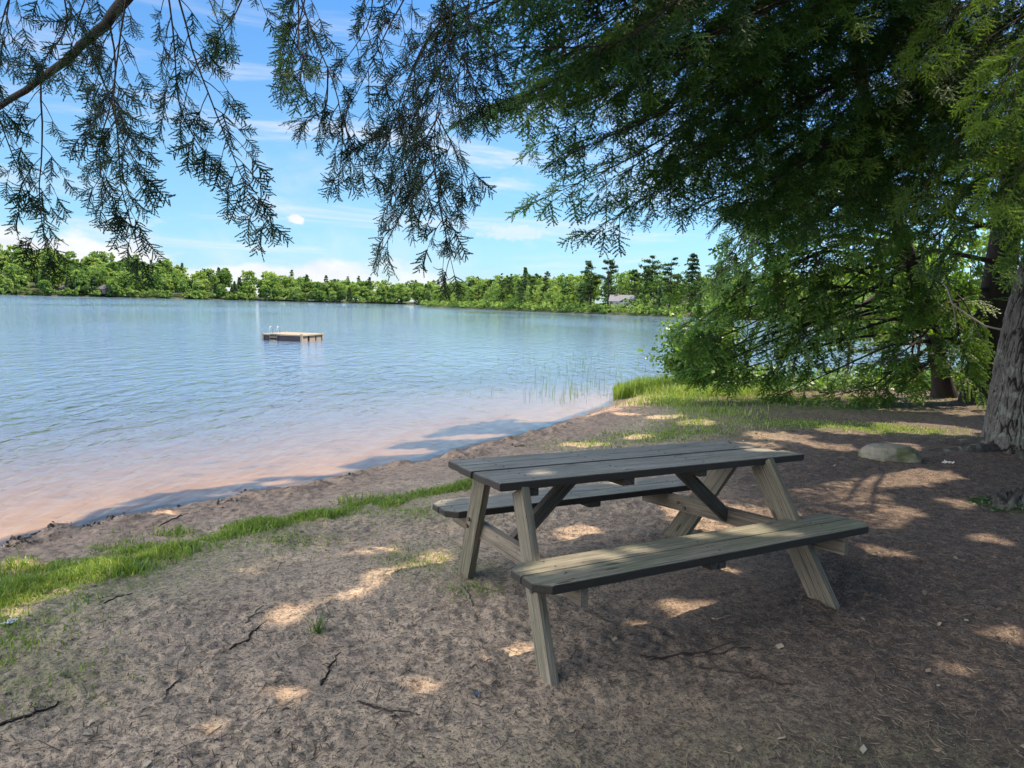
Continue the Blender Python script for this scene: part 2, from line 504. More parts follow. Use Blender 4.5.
def deciduous(rg, H, Wd, n, size):
    """crown of many small lumps: leaf centres, normals"""
    k = max(12, int(n / 11))
    cz = rg.uniform(.30, .95, k) * H
    prof = np.sqrt(np.clip(1 - ((cz / H - .52) / .50) ** 2, .02, 1))
    rad = Wd * .5 * prof * np.sqrt(rg.uniform(.15, 1, k)); th = rg.uniform(0, 6.283, k)
    C = np.stack([rad * np.cos(th), rad * np.sin(th), cz], -1)
    lr = rg.uniform(.07, .15, k) * Wd
    ii = rg.integers(0, k, n)
    d = unit(rg.normal(size=(n, 3))); d[:, 2] = d[:, 2] * .8 + .12
    P = C[ii] + d * (lr[ii] * rg.uniform(.75, 1.05, n))[:, None] * np.array([1, 1, .8])
    tone = rg.uniform(0, 1, k)[ii] * .55 + rg.uniform(0, .45, n)
    return P, unit(d + rg.normal(size=(n, 3)) * .45), size * rg.uniform(.7, 1.3, n), tone


def conifer(rg, H, Wd, n, size, base=.12, tiers=14, irregular=.3):
    z = base + (1 - base) * (np.floor(rg.uniform(0, 1, n) ** .8 * tiers) + rg.normal(size=n) * .16) / tiers
    z = np.clip(z, base, .995)
    tier = np.floor(z * tiers).astype(int)
    tl = rg.uniform(1 - irregular, 1 + irregular, (tiers + 2, 7))
    sec = rg.integers(0, 7, n); ang = sec * .8976 + tier * .61 + rg.normal(size=n) * .16
    reach = Wd * .5 * (1.02 - z) ** .75 * tl[np.clip(tier, 0, tiers + 1), sec]
    r = reach * np.sqrt(rg.uniform(.03, 1, n))
    P = np.stack([r * np.cos(ang), r * np.sin(ang), z * H - r * .12 + rg.normal(size=n) * .08], -1)
    d = np.stack([np.cos(ang) * .4, np.sin(ang) * .4, np.full(n, .9)], -1)
    return P, unit(d + rg.normal(size=(n, 3)) * .4), size * rg.uniform(.6, 1.3, n), np.clip(rg.uniform(0, 1, n), 0, 1)


def white_pine(rg, H, Wd, n, size, base=.45, nb=16):
    """tall pine: long bare trunk, separate flat plates of needles on upswept limbs"""
    zb = np.sort(base + (1 - base) * rg.uniform(0, 1, nb) ** .85); zb[-1] = .985
    an = rg.uniform(0, 6.283, nb) + np.arange(nb) * 2.4
    rb = Wd * .5 * np.clip(1.05 - .62 * ((zb - base) / (1 - base)) ** 1.6, .3, 1) * rg.uniform(.55, 1.15, nb)
    i = rg.integers(0, nb, n)
    u = rg.uniform(.25, 1, n)
    r = rb[i] * u
    a = an[i] + rg.normal(size=n) * .28
    P = np.stack([r * np.cos(a), r * np.sin(a), zb[i] * H + r * .18 + rg.normal(size=n) * .28], -1)
    d = np.stack([np.zeros(n), np.zeros(n), np.ones(n)], -1) + rg.normal(size=(n, 3)) * .5
    limbs = [(np.array([0, 0, z * H - .2]), np.array([r_ * math.cos(a_), r_ * math.sin(a_), z * H + r_ * .18])) for z, a_, r_ in zip(zb, an, rb)]
    return P, unit(d), size * rg.uniform(.6, 1.2, n), rg.uniform(0, 1, n), limbs


def far_wood():
    """the left far shore: one continuous wood"""
    rg = np.random.default_rng(21)
    dec, con, trk = Acc(), Acc(), Acc()
    ts = along(FAR_LEFT, np.linspace(0, 1, 400)); T = unit(np.gradient(ts, axis=0)); N = np.stack([-T[:, 1], T[:, 0]], -1)
    rows = [(3, .3, 8.5, 170), (10, .9, 11.5, 165), (22, 2.2, 13, 155), (40, 4.4, 14, 145), (66, 7.5, 15, 135), (100, 11, 15.5, 130)]
    for off, gz, hh, cnt in rows:
        for k in range(cnt):
            i = int(rg.integers(60, 399)); x, y = ts[i] + N[i] * (off + rg.normal() * 3)
            ratio = x / max(y, 1)
            hill = np.interp(ratio, [-.95, -.69, -.5, -.35, -.25, -.15, .1], [1.05, 1.02, .93, .88, .90, 1.02, 1.0])
            if ratio > -.27 and off > 70: continue
            g = gz * np.interp(ratio, [-.6, -.38, -.26], [1.0, .75, .08])
            H = hh * hill * rg.uniform(.78, 1.18)
            q = rg.random()
            if q < .86:
                P, Nn, s, a = deciduous(rg, H, H * rg.uniform(.5, .75), 760, .98)
                tone = rg.uniform(-.5, .35); acc = dec
            else:
                H *= rg.uniform(1.0, 1.22)
                P, Nn, s, a = conifer(rg, H, H * rg.uniform(.38, .52), 560, .95)
                tone = rg.uniform(-.2, .3); acc = con
            V, Tt, A = quads_at(P + np.array([x, y, WATER + g]), Nn, s, rg, np.clip(a + tone, 0, 1))
            acc.add(V, Tt, A)
    # low brush right at the water
    for k in range(260):
        i = int(rg.integers(60, 399)); x, y = ts[i] + N[i] * rg.uniform(0, 3)
        P, Nn, s, a = deciduous(rg, rg.uniform(2, 5), rg.uniform(4, 7), 130, .9)
        V, Tt, A = quads_at(P + np.array([x, y, WATER + .1]), Nn, s, rg, a); dec.add(V, Tt, A)
    V = np.concatenate(dec.V + con.V); nd = sum(len(t) for t in dec.T); off = dec.n
    T = np.concatenate(dec.T + [t + off for t in con.T])
    me = np_mesh('forest', V, T, {'rnd': np.concatenate(dec.A + con.A)}, False, np.concatenate([np.zeros(nd, int), np.ones(len(T) - nd, int)]))
    o = link('forest', me, [M['far_leaf'], M['far_pine']])
    tag(o, 'bright green mixed wood covering the low hill across the lake', 'wood', None, 'stuff')


far_wood()


# individual trees on the wooded point
def proto_tree(rg, kind, H):
    cr, tr = Acc(), Acc()
    if kind == 'leaf':
        P, N, s, a = deciduous(rg, H, H * rg.uniform(.5, .68), 1100, .62)
        a = np.clip(a + rg.uniform(-.2, .25), 0, 1)
        cr.add(*quads_at(P, N, s, rg, a)); tube(tr, [(0, 0, -1), (.1, .1, H * .35), (0, .1, H * .7)], [.22, .16, .06])
    elif kind == 'fir':
        P, N, s, a = conifer(rg, H, H * rg.uniform(.42, .58), 1300, .62, .08, 14, .5)
        cr.add(*quads_at(P, N, s, rg, a)); tube(tr, [(0, 0, -1), (0, 0, H * .5), (0, 0, H * .98)], [.22, .15, .03])
    else:
        P, N, s, a, limbs = white_pine(rg, H, H * rg.uniform(.40, .50), 2000, .62, rg.uniform(.22, .38), 22)
        cr.add(*quads_at(P, N, s, rg, a))
        tube(tr, [(0, 0, -1), (.1, 0, H * .5), (0, 0, H * .99)], [.30, .22, .04], 7)
        for p, q in limbs: tube(tr, [p, q], [.07, .03], 4)
    return cr.mesh('crown_' + kind), tr.mesh('trunk_' + kind, True)


def place_tree(name, protos, x, y, z, sc, rz, label, cat, group):
    o = empty(name, (x, y, z), rz); o.scale = (sc, sc, sc)
    tag(o, label, cat, group)
    for nm, me in zip(('crown', 'trunk'), protos):
        c = bpy.data.objects.new(nm, me); COL.objects.link(c); c.parent = o
    return o


def point_trees():
    rg = np.random.default_rng(5)
    P = {}
    for kind, n_, H in (('leaf', 6, 12), ('fir', 3, 13), ('pine', 5, 20)):
        P[kind] = []
        for k in range(n_):
            c, t = proto_tree(rg, kind, H)
            c.materials.append(M['far_leaf'] if kind == 'leaf' else M['far_pine']); t.materials.append(M['bark_dark'])
            P[kind].append((c, t))
    pick = lambda k: P[k][int(rg.integers(len(P[k])))]
    # single pines that stand out against the sky (pixel column, distance, top row)
    def top(u, v, Y, kind, label, w=1.0, name='pine_tree', cat='pine tree', var=None):
        b = at(u, 316, Y); H = at(u, v, Y)[2] - WATER - .4
        pr = P[kind][var] if var is not None else pick(kind)
        sc = H / (20 if kind == 'pine' else 13 if kind == 'fir' else 12)
        o = place_tree(name, pr, b[0], b[1], WATER + .8, sc, rg.uniform(0, 6.28), label, cat, None)
        o.scale = (sc * w, sc * w, sc)
    top(524, 267, 225, 'fir', 'pointed spiky conifer rising alone above the middle of the wooded point', .8, 'fir_tree', 'fir tree')
    top(590, 263, 199, 'pine', 'left of the pair of tall flat-topped pines beside the lake house', 1.3, var=0)
    top(607, 263, 188, 'pine', 'tall pine with a bare trunk standing right before the lake house', 1.3, var=1)
    top(633, 272, 200, 'pine', 'shorter bushy pine rising just behind the lake house roof', 1.25, var=2)
    top(650, 258, 192, 'pine', 'tall thin pine just right of the lake house', 1.3, var=3)
    top(669, 260, 182, 'pine', 'tall ragged pine between the lake house and the shore bush', 1.3, var=4)
    top(690, 253, 178, 'fir', 'tallest dark conifer on the point, above the near shore bush', 1.1, 'fir_tree', 'fir tree')
    # the rest of the point
    g = 'trees on the wooded point across the lake'
    ts = along(NEAR_PT, np.linspace(0, 1, 500)); T = unit(np.gradient(ts, axis=0)); N = np.stack([-T[:, 1], T[:, 0]], -1)
    for off, cnt, lo, hi in ((5, 52, 5.5, 8.5), (12, 60, 8, 11), (24, 58, 9.5, 12.5), (40, 40, 10.5, 13)):
        for k in range(cnt):
            t = rg.uniform(.0, .62); i = int(t * 499)
            x, y = ts[i] + N[i] * (off + rg.normal() * 2)
            r_ = x / y
            if .108 < r_ < .180 and off < 22: continue          # clearing round the house
            q = rg.random() * 1.25
            H = rg.uniform(lo, hi) * np.interp(r_, [-.13, -.05, .02, .2, .4], [.86, .93, .92, .84, .84])
            kind = 'leaf' if q < .55 else 'fir' if q < .8 else 'pine'
            sc = H / (20 if kind == 'pine' else 13 if kind == 'fir' else 12) * (1.08 if kind != 'leaf' else 1)
            nm, lb, ct = {'leaf': ('leafy_tree', 'rounded leafy tree in the wood on the point across the lake', 'tree'),
                          'fir': ('fir_tree', 'dark conical fir in the wood on the point across the lake', 'fir tree'),
                          'pine': ('pine_tree', 'thin pine with tufted limbs in the wood on the point', 'pine tree')}[kind]
            place_tree(nm, pick(kind), x, y, WATER + .5 + off * .04, sc, rg.uniform(0, 6.28), lb, ct, g + {'leaf': ', leafy', 'fir': ', firs', 'pine': ', pines'}[kind])
    # low brush along the waterline of the point
    a = Acc()
    for k in range(620):
        i = int(rg.uniform(0, .62) * 499); deep = k > 330; x, y = ts[i] + N[i] * (rg.uniform(5, 40) if deep else rg.uniform(.3, 3.5))
        if deep and .10 < x / y < .19 and k % 2: continue
        Pp, Nn, s, t_ = deciduous(rg, rg.uniform(2.5, 5.5) if deep else rg.uniform(1.0, 2.6), rg.uniform(3.5, 6) if deep else rg.uniform(2, 4), 120 if deep else 80, .6 if deep else .42)
        a.add(*quads_at(Pp + np.array([x, y, WATER + .2]), Nn, s, rg, np.clip(t_ + rg.uniform(-.5, .35), 0, 1)))
    o = link('undergrowth', a.mesh('point_brush'), M['far_leaf'])
    tag(o, 'low green brush along the waterline of the wooded point', 'undergrowth', None, 'stuff')


point_trees()


# ------------------------------------------------------------------ solid helpers (boards, boxes)
def hexa_mesh(name, corners8, bevel=.004, gl=None, edge_fn=None):
    """board from 8 corners: bottom 4 then top 4, x-run first; gco gives along / across / thickness coords"""
    bm = bmesh.new()
    vs = [bm.verts.new(c) for c in corners8]
    for f in ((3, 2, 1, 0), (4, 5, 6, 7), (0, 1, 5, 4), (1, 2, 6, 5), (2, 3, 7, 6), (3, 0, 4, 7)):
        bm.faces.new([vs[i] for i in f])
    bmesh.ops.recalc_face_normals(bm, faces=bm.faces)
    return bm


class Solid:
    """several boards in one mesh, each with its own grain frame"""
    def __init__(self): self.V, self.Fc, self.G, self.E = [], [], [], []
    def board(self, poly, z0, z1, along_dir, place, seed, edge=True, bev=.006, subdiv=0):
        """poly: outline in a 2-D board plane; place(x, y, z) -> 3-D point; chamfered top rim"""
        poly = np.asarray(poly, float); n = len(poly)
        c = poly.mean(0)
        ins = poly + unit(c - poly) * bev * 1.4
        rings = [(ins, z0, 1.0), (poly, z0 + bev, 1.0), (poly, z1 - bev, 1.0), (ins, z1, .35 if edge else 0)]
        b = len(self.V)
        off = seed * 7.31
        for pl, z, e in rings:
            for (x, y) in pl:
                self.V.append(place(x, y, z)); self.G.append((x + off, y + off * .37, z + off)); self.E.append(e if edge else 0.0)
        for k in range(3):
            for i in range(n):
                j = (i + 1) % n
                self.Fc.append((b + k * n + i, b + k * n + j, b + (k + 1) * n + j, b + (k + 1) * n + i))
        # caps: own vertices so the face colour does not blend with the rim
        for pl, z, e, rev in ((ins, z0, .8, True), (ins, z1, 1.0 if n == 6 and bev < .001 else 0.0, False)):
            bb = len(self.V)
            for (x, y) in pl:
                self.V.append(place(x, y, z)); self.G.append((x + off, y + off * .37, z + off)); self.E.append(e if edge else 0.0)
            idx = list(range(bb, bb + n))
            self.Fc.append(tuple(reversed(idx)) if rev else tuple(idx))
    def mesh(self, name):
        me = bpy.data.meshes.new(name)
        me.from_pydata([tuple(map(float, v)) for v in self.V], [], self.Fc)
        a = me.attributes.new('gco', 'FLOAT_VECTOR', 'POINT'); a.data.foreach_set('vector', np.array(self.G, np.float32).ravel())
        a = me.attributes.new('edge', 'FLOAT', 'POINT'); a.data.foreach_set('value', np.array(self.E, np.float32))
        me.update()
        bm = bmesh.new(); bm.from_mesh(me); bmesh.ops.recalc_face_normals(bm, faces=bm.faces); bm.to_mesh(me); bm.free()
        return me


def frame_place(p, q, up):
    """board whose length runs p -> q; y across, z along 'up' side"""
    p, q = np.asarray(p, float), np.asarray(q, float)
    d = unit(q - p); s = unit(np.cross(up, d)); u = np.cross(d, s)
    return lambda x, y, z: p + d * x + s * y + u * z, float(np.linalg.norm(q - p))


# ------------------------------------------------------------------ picnic table
def picnic_table():
    tx, ty, yaw = .7273, 4.1938, .55038
    tl, tw, k = -.01996, -.03658, .0897
    Ht, hb = .7622, .4306
    root = empty('picnic_table', (tx, ty, 0), yaw)
    tag(root, 'weathered wooden picnic table with two attached benches on the bare shaded ground', 'picnic table')
    rg = np.random.default_rng(11)

    def slab(a0f, a1f, b0, b1, h, th, nplank, gap, seed, chamfer=0.0):
        S = Solid()
        w = (b1 - b0 - gap * (nplank - 1)) / nplank
        for i in range(nplank):
            y0 = b0 + i * (w + gap); y1 = y0 + w
            jit = rg.normal() * .010
            A0, A1 = a0f + jit, a1f + rg.normal() * .010
            pl = [(A0, y0), (A1, y0), (A1, y1), (A0, y1)]
            if chamfer:
                c = chamfer; pl = []
                if i == 0: pl += [(A0, y0 + c), (A0 + c, y0), (A1 - c, y0), (A1, y0 + c)]
                else: pl += [(A0, y0), (A1, y0)]
                if i == nplank - 1: pl += [(A1, y1 - c), (A1 - c, y1), (A0 + c, y1), (A0, y1 - c)]
                else: pl += [(A1, y1), (A0, y1)]
            dz = rg.normal() * .0025
            for aa in ((-.865, -.28, .275, .86) if nplank > 2 else (-.93, -.05, .83)):
                for yy in (y0 + w * .25, y0 + w * .75):
                    ax, ay = aa + rg.normal() * .008, yy + rg.normal() * .006
                    S.board([(ax + .0065 * math.cos(q * 1.047), ay + .0065 * math.sin(q * 1.047)) for q in range(6)], h + dz - .003, h + dz + .0015, 0, lambda x, y, z: (x + k * y, y, z + tl * (x + k * y) + tw * y), 90, True, .0006)
            S.board(pl, h - th + dz, h + dz, 0, lambda x, y, z: (x + k * y, y, z + tl * (x + k * y) + tw * y), seed + i)
        return S
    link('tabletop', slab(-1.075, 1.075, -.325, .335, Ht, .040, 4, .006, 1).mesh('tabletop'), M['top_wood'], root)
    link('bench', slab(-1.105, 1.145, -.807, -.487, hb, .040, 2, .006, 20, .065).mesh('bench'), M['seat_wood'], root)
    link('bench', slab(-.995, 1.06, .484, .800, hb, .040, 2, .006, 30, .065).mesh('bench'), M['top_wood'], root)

    def stick(name, p, q, w, t, up, mat, seed, parent=root):
        S = Solid(); pl, L = frame_place(p, q, np.asarray(up, float))
        S.board([(0, -w / 2), (L, -w / 2), (L, w / 2), (0, w / 2)], -t / 2, t / 2, 0, pl, seed, False, .004)
        return link(name, S.mesh(name), M[mat], parent)
    # legs: (foot, top), board width, thickness; broad faces look along the table
    for (p, q, w, t, sd) in (((-1.075, -.745, -.03), (-.965, -.285, .745), .092, .042, 41), ((-.775, .615, -.06), (-.925, .150, .73), .118, .042, 42),
                             ((.785, -.760, -.04), (.730, -.285, .725), .142, .042, 43), ((.825, .555, -.05), (1.0, .150, .71), .148, .042, 44)):
        stick('leg', p, q, w, t, (1, 0.05, 0), 'leg_wood', sd)
    # bench beams
    stick('bench_beam', (-.950, -.790, .405), (-.765, .770, .335), .094, .042, (1, .1, 0), 'beam_wood', 51)
    stick('bench_beam', (.835, -.800, .352), (.730, .735, .297), .098, .042, (1, .1, 0), 'beam_wood', 52)
    # cleats under the top and under the seats
    for a, b0, b1, h, w, sd in ((-.865, -.300, .30, Ht - .061, .040, 61), (-.28, -.300, .27, Ht - .061, .07, 62), (.275, -.285, .27, Ht - .061, .045, 63), (.86, -.21, .27, Ht - .061, .045, 64),
                                (-.075, -.79, -.51, hb - .061, .09, 65), (.06, .50, .78, hb - .061, .09, 66)):
        f = lambda b: (a + k * b, b, h + tl * a + tw * b)
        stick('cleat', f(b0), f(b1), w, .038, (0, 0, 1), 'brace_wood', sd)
    # diagonal braces from under the top to the beams
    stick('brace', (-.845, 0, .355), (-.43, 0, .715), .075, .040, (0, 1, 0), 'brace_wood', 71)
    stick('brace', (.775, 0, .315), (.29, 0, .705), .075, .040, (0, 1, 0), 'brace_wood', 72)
    # bolt heads on the beams
    B = bmesh.new()
    for (x, y, z) in ((.712, .36, .325), (.712, .30, .30), (.795, -.66, .35), (-.99, -.52, .39), (-.80, .47, .37), (-1.034, -.53, .35), (-1.032, -.49, .40), (-.868, .40, .37), (-.880, .36, .42), (.742, -.54, .31), (.738, -.49, .37)):
        m = Matrix.Translation((x - .012, y, z)) @ Matrix.Rotation(R(90), 4, 'Y')
        bmesh.ops.create_cone(B, cap_ends=True, segments=8, radius1=.013, radius2=.011, depth=.012, matrix=m)
    me = bpy.data.meshes.new('bolts'); B.to_mesh(me); B.free()
    link('bolt', me, plain('rusty_bolt', (.07, .05, .04), .6), root)


picnic_table()


# ------------------------------------------------------------------ generic box meshes for raft and houses
def boxes(name, items, mat, parent=None, bevel=0.0):
    bm = bmesh.new()
    for it in items:
        (cx, cy, cz), (sx, sy, sz) = it[:2]; rz = it[2] if len(it) > 2 else 0
        m = Matrix.Translation((cx, cy, cz)) @ Matrix.Rotation(rz, 4, 'Z') @ Matrix.Diagonal((sx, sy, sz, 1))
        bmesh.ops.create_cube(bm, size=1, matrix=m)
    if bevel: bmesh.ops.bevel(bm, geom=bm.edges[:], offset=bevel, segments=1, affect='EDGES')
    me = bpy.data.meshes.new(name); bm.to_mesh(me); bm.free()
    return link(name, me, mat, parent)


def tubes(name, lines, mat, parent=None, k=8):
    a = Acc()
    for P, r in lines: tube(a, P, r, k, .5, True)
    return link(name, a.mesh(name, True), mat, parent)


def raft():
    c = (-10.45, 35.2)
    root = empty('swim_raft', (c[0], c[1], WATER), R(-10))
    tag(root, 'low wooden swimming raft with a metal ladder floating on the lake', 'swim raft')
    deckm = plain('raft_boards', (.30, .235, .165), .8, .2, 3)
    pale = plain('raft_edge', (.33, .27, .19), .8, .2, 3)
    drk = plain('raft_skirt', (.055, .045, .055), .85, .3, 3)  # front and left skirt: shade put into the colour
    alu = plain('raft_ladder', (.45, .46, .48), .4, .05, 3, 0, .5, .6)
    W_, D_ = 1.95, 2.2
    z = .29
    boxes('deck', [((-W_ / 2 + (i + .5) * W_ / 12, 0, z), (W_ / 12 - .012, D_, .035)) for i in range(12)], deckm, root)
    boxes('edge_board', [((0, -D_ / 2 - .02, z - .012), (W_ + .08, .04, .06)), ((0, D_ / 2 + .02, z - .012), (W_ + .08, .04, .06)),
                         ((-W_ / 2 - .02, 0, z - .012), (.04, D_, .06)), ((W_ / 2 + .02, 0, z - .012), (.04, D_, .06))], pale, root)
    boxes('skirt', [((0, -D_ / 2 + .02, .11), (W_ - .06, .05, .37)), ((-W_ / 2 + .03, 0, .11), (.05, D_ - .16, .37))], drk, root)
    boxes('skirt', [((W_ / 2 - .05, y, .12), (.05, .6, .36)) for y in (-.75, .05, .78)], plain('raft_side', (.30, .22, .16), .85, .3, 3), root)  # right-hand skirt in a lighter colour, painted as sunlit
    boxes('corner_post', [((sx * (W_ / 2 - .02), sy * (D_ / 2 - .01), .17), (.09, .09, .36)) for sx in (-1, 1) for sy in (-1, 1)], pale, root)
    fl = plain('raft_float', (.32, .055, .04), .6, .2, 3)
    for y in (-.45, .55):
        tubes('float', [([(W_ / 2 - .30, y - .28, .12), (W_ / 2 - .30, y + .28, .12)], .17)], fl, root, 12)
    lad = []
    for x in (-.58, -.22):
        lad.append(([(x, -D_ / 2 - .07, -.35), (x, -D_ / 2 - .07, z + .25), (x, -D_ / 2 - .02, z + .36), (x, -D_ / 2 + .16, z + .36), (x, -D_ / 2 + .22, z + .02)], .011))
    ld = tubes('ladder', lad, alu, root)
    boxes('rung', [((-.40, -D_ / 2 - .07, zz), (.36, .05, .035)) for zz in (.02, .17, .31)], pale, ld)


raft()


def house(name, x, y, z, rz, W_, D_, H_, wall, roofc, label, win, gable_side=False, deck=False, chim=False, cat='house'):
    root = empty(name, (x, y, z), rz); tag(root, label, cat)
    wm, rm = plain(name + '_wall', wall, .85, .12, .6), plain(name + '_roof', roofc, .9, .2, 1.2)
    glass = plain(name + '_glass', (.03, .04, .05), .12, .2, .5, 0, .6)
    trim = plain(name + '_trim', (.62, .60, .56), .7, .1)
    bm = bmesh.new()
    rise = D_ * .30
    def prism(x0, x1, y0, y1, h, rs, axis):
        if axis == 'x':
            P = [(x0, y0, 0), (x1, y0, 0), (x1, y1, 0), (x0, y1, 0), (x0, y0, h), (x1, y0, h), (x1, y1, h), (x0, y1, h), (x0, (y0 + y1) / 2, h + rs), (x1, (y0 + y1) / 2, h + rs)]
            Fs = [(0, 1, 5, 4), (2, 3, 7, 6), (1, 2, 6, 9, 5), (3, 0, 4, 8, 7)]
            rf = [[(x0 - .4, y0 - .5, h - .22), (x1 + .4, y0 - .5, h - .22), (x1 + .4, (y0 + y1) / 2, h + rs + .06), (x0 - .4, (y0 + y1) / 2, h + rs + .06)],
                  [(x0 - .4, y1 + .5, h - .22), (x1 + .4, y1 + .5, h - .22), (x1 + .4, (y0 + y1) / 2, h + rs + .06), (x0 - .4, (y0 + y1) / 2, h + rs + .06)]]
        else:
            P = [(x0, y0, 0), (x1, y0, 0), (x1, y1, 0), (x0, y1, 0), (x0, y0, h), (x1, y0, h), (x1, y1, h), (x0, y1, h), ((x0 + x1) / 2, y0, h + rs), ((x0 + x1) / 2, y1, h + rs)]
            Fs = [(0, 1, 5, 8, 4), (2, 3, 7, 9, 6), (1, 2, 6, 5), (3, 0, 4, 7)]
            rf = [[(x0 - .5, y0 - .4, h - .22), (x0 - .5, y1 + .4, h - .22), ((x0 + x1) / 2, y1 + .4, h + rs + .06), ((x0 + x1) / 2, y0 - .4, h + rs + .06)],
                  [(x1 + .5, y0 - .4, h - .22), (x1 + .5, y1 + .4, h - .22), ((x0 + x1) / 2, y1 + .4, h + rs + .06), ((x0 + x1) / 2, y0 - .4, h + rs + .06)]]
        vs = [bm.verts.new(p) for p in P]
        for f in Fs: bm.faces.new([vs[i] for i in f])
        return rf
    roofs = prism(-W_ / 2, W_ / 2, -D_ / 2, D_ / 2, H_, rise, 'x')
    if gable_side:
        roofs += prism(W_ * .02, W_ * .42, -D_ / 2 - 1.6, D_ * .1, H_ * .98, W_ * .11, 'y')
    bmesh.ops.recalc_face_normals(bm, faces=bm.faces)
    me = bpy.data.meshes.new('wall'); bm.to_mesh(me); bm.free()
    link('wall', me, wm, root)
    rb = bmesh.new()
    for q in roofs:
        lo = [rb.verts.new(p) for p in q]; hi = [rb.verts.new((p[0], p[1], p[2] + .14)) for p in q]
        rb.faces.new(lo); rb.faces.new(hi[::-1])
        for i in range(4): rb.faces.new((lo[i], lo[(i + 1) % 4], hi[(i + 1) % 4], hi[i]))
    bmesh.ops.recalc_face_normals(rb, faces=rb.faces)
    me = bpy.data.meshes.new('roof'); rb.to_mesh(me); rb.free()
    rf = link('roof', me, rm, root)
    if chim: boxes('chimney', [((-W_ * .25, 0, H_ + rise), (.7, .7, 1.6))], plain(name + '_brick', (.25, .14, .10), .9), rf)
    for (wx, wz, ww, wh, front) in win:
        yy = -D_ / 2 - (1.62 if front else .02)
        f = boxes('window', [((wx, yy, wz), (ww + .2, .06, wh + .2))], trim, root)
        boxes('pane', [((wx, yy - .035, wz), (ww, .02, wh))], glass, f)
    if deck:
        boxes('deck', [((W_ * .1, -D_ / 2 - 2.6, 1.15), (W_ * .8, 2.0, .15))], trim, root)
        it = [((W_ * .1, -D_ / 2 - 3.5, 2.05), (W_ * .8, .08, .10))]
        it += [((W_ * .1 + W_ * .8 * (i / 14 - .5), -D_ / 2 - 3.5, 1.65), (.07, .07, .80)) for i in range(15)]
        boxes('railing', it, trim, root)
    return root


def houses():
    c = at(622, 308, 196)
    house('lake_house', c[0], c[1], WATER + 1.1, R(-14), 5.8, 4.8, 2.4, (.24, .22, .20), (.16, .16, .175),
          'grey two-gabled lake house with a white railing among the pines on the point',
          [(-2.6, 1.6, .9, 1.2, False), (-1.1, 1.6, .9, 1.2, False), (1.62, 1.9, 1.6, 1.3, True), (3.35, 1.6, .6, 1.1, False)], True, True, True)
    c = at(648, 309, 192)
    house('boathouse', c[0], c[1], WATER + .9, R(8), 6.0, 3.6, 1.7, (.13, .10, .08), (.085, .065, .055),
          'low brown boathouse right of the grey lake house', [(-1.2, 1.0, .8, .8, False), (1.2, 1.0, .8, .8, False)], cat='boathouse')
    for u, Y, W_, wall, roofc, lb in ((43, 345, 9, (.16, .12, .11), (.13, .12, .125), 'brown shoreline cottage at the far left of the opposite shore'),
                                      (85, 350, 8, (.13, .10, .09), (.11, .10, .11), 'dark shoreline cottage, second from the left on the opposite shore'),
                                      (232, 405, 8, (.10, .08, .07), (.10, .085, .08), 'tan cottage on the far shore, seen left of the swim raft'),
                                      (306, 432, 7, (.13, .11, .10), (.11, .085, .07), 'pale cottage on the far shore, seen above the swim raft')):
        b = at(u, 296, Y)
        house('cottage', b[0], b[1] + 17, WATER + 1.6, R(-25), W_, 6, 2.5, wall, roofc, lb, [(-2, 1.4, 1.1, 1.1, False), (0.2, 1.4, 1.1, 1.1, False), (2, 1.4, 1.1, 1.1, False)], cat='cottage')


houses()

# ------------------------------------------------------------------ hemlock sprays
def make_spray(rg, ntw, nl, nw, sp, stem=.006):
    """flat needle spray of unit length along +x in the x-y plane"""
    V, T, A = [], [], []
    def tri(a, b, c, v): 
        i = len(V); V.extend([a, b, c]); T.append((i, i + 1, i + 2)); A.extend([v, v, v])
    def twig(p0, ang, L, v):
        tz = rg.normal() * .16; v = v + rg.normal() * .10
        def z_at(x, y): return -.16 * x * x - .45 * y * y + tz * (abs(x - p0[0]) + abs(y - p0[1]))
        d = np.array([math.cos(ang), math.sin(ang)]); s = np.array([-d[1], d[0]])
        curve = rg.normal() * .24
        n = max(3, int(L / sp))
        def pt(t):
            q = p0 + d * (L * t) + s * (curve * L * t * t)
            return q
        w = stem
        for (t0, t1) in ((0, .5), (.5, 1)):
            a, b = pt(t0), pt(t1)
            tri((*(a - s * w), z_at(*a)), (*(a + s * w), z_at(*a)), (*b, z_at(*b)), -1)
        for i in range(n):
            t = (i + rg.uniform(.1, .9)) / n
            q = pt(t)
            for sg in (-1, 1):
                an = ang + sg * rg.uniform(.75, 1.15)
                e = np.array([math.cos(an), math.sin(an)]); l = nl * rg.uniform(.75, 1.15) * (1 - .35 * t)
                m = d * nw * .5
                zz = z_at(*q) + rg.normal() * .012
                tip = q + e * l
                tri((*(q - m), zz), (*(q + m), zz), (*tip, zz - .01 + rg.normal() * .012), min(1, max(0, v + .25 * t + rg.normal() * .08)))
        e = pt(1); tri((*(e - s * nw * .5), z_at(*e)), (*(e + s * nw * .5), z_at(*e)), (*(e + d * nl), z_at(*e)), min(1, v + .3))
    twig(np.array([0., 0.]), 0, 1, .35)
    for i in range(ntw):
        t = .04 + .9 * i / ntw
        sg = 1 if i % 2 else -1
        L = (.46 * (1 - t) ** .75 + .10) * rg.uniform(.45, 1.25)
        twig(np.array([t, rg.normal() * .005]), sg * rg.uniform(.55, 1.15), L, .3)
    return np.array(V, float), np.array(T, int), np.array(A, float)


_rs = np.random.default_rng(100)
SPRAY = {'hi': [make_spray(_rs, 15, .056, .040, .021, .007) for _ in range(4)],
         'mid': [make_spray(_rs, 11, .075, .060, .036, .009) for _ in range(4)],
         'lo': [make_spray(_rs, 8, .12, .11, .075, .012) for _ in range(4)]}


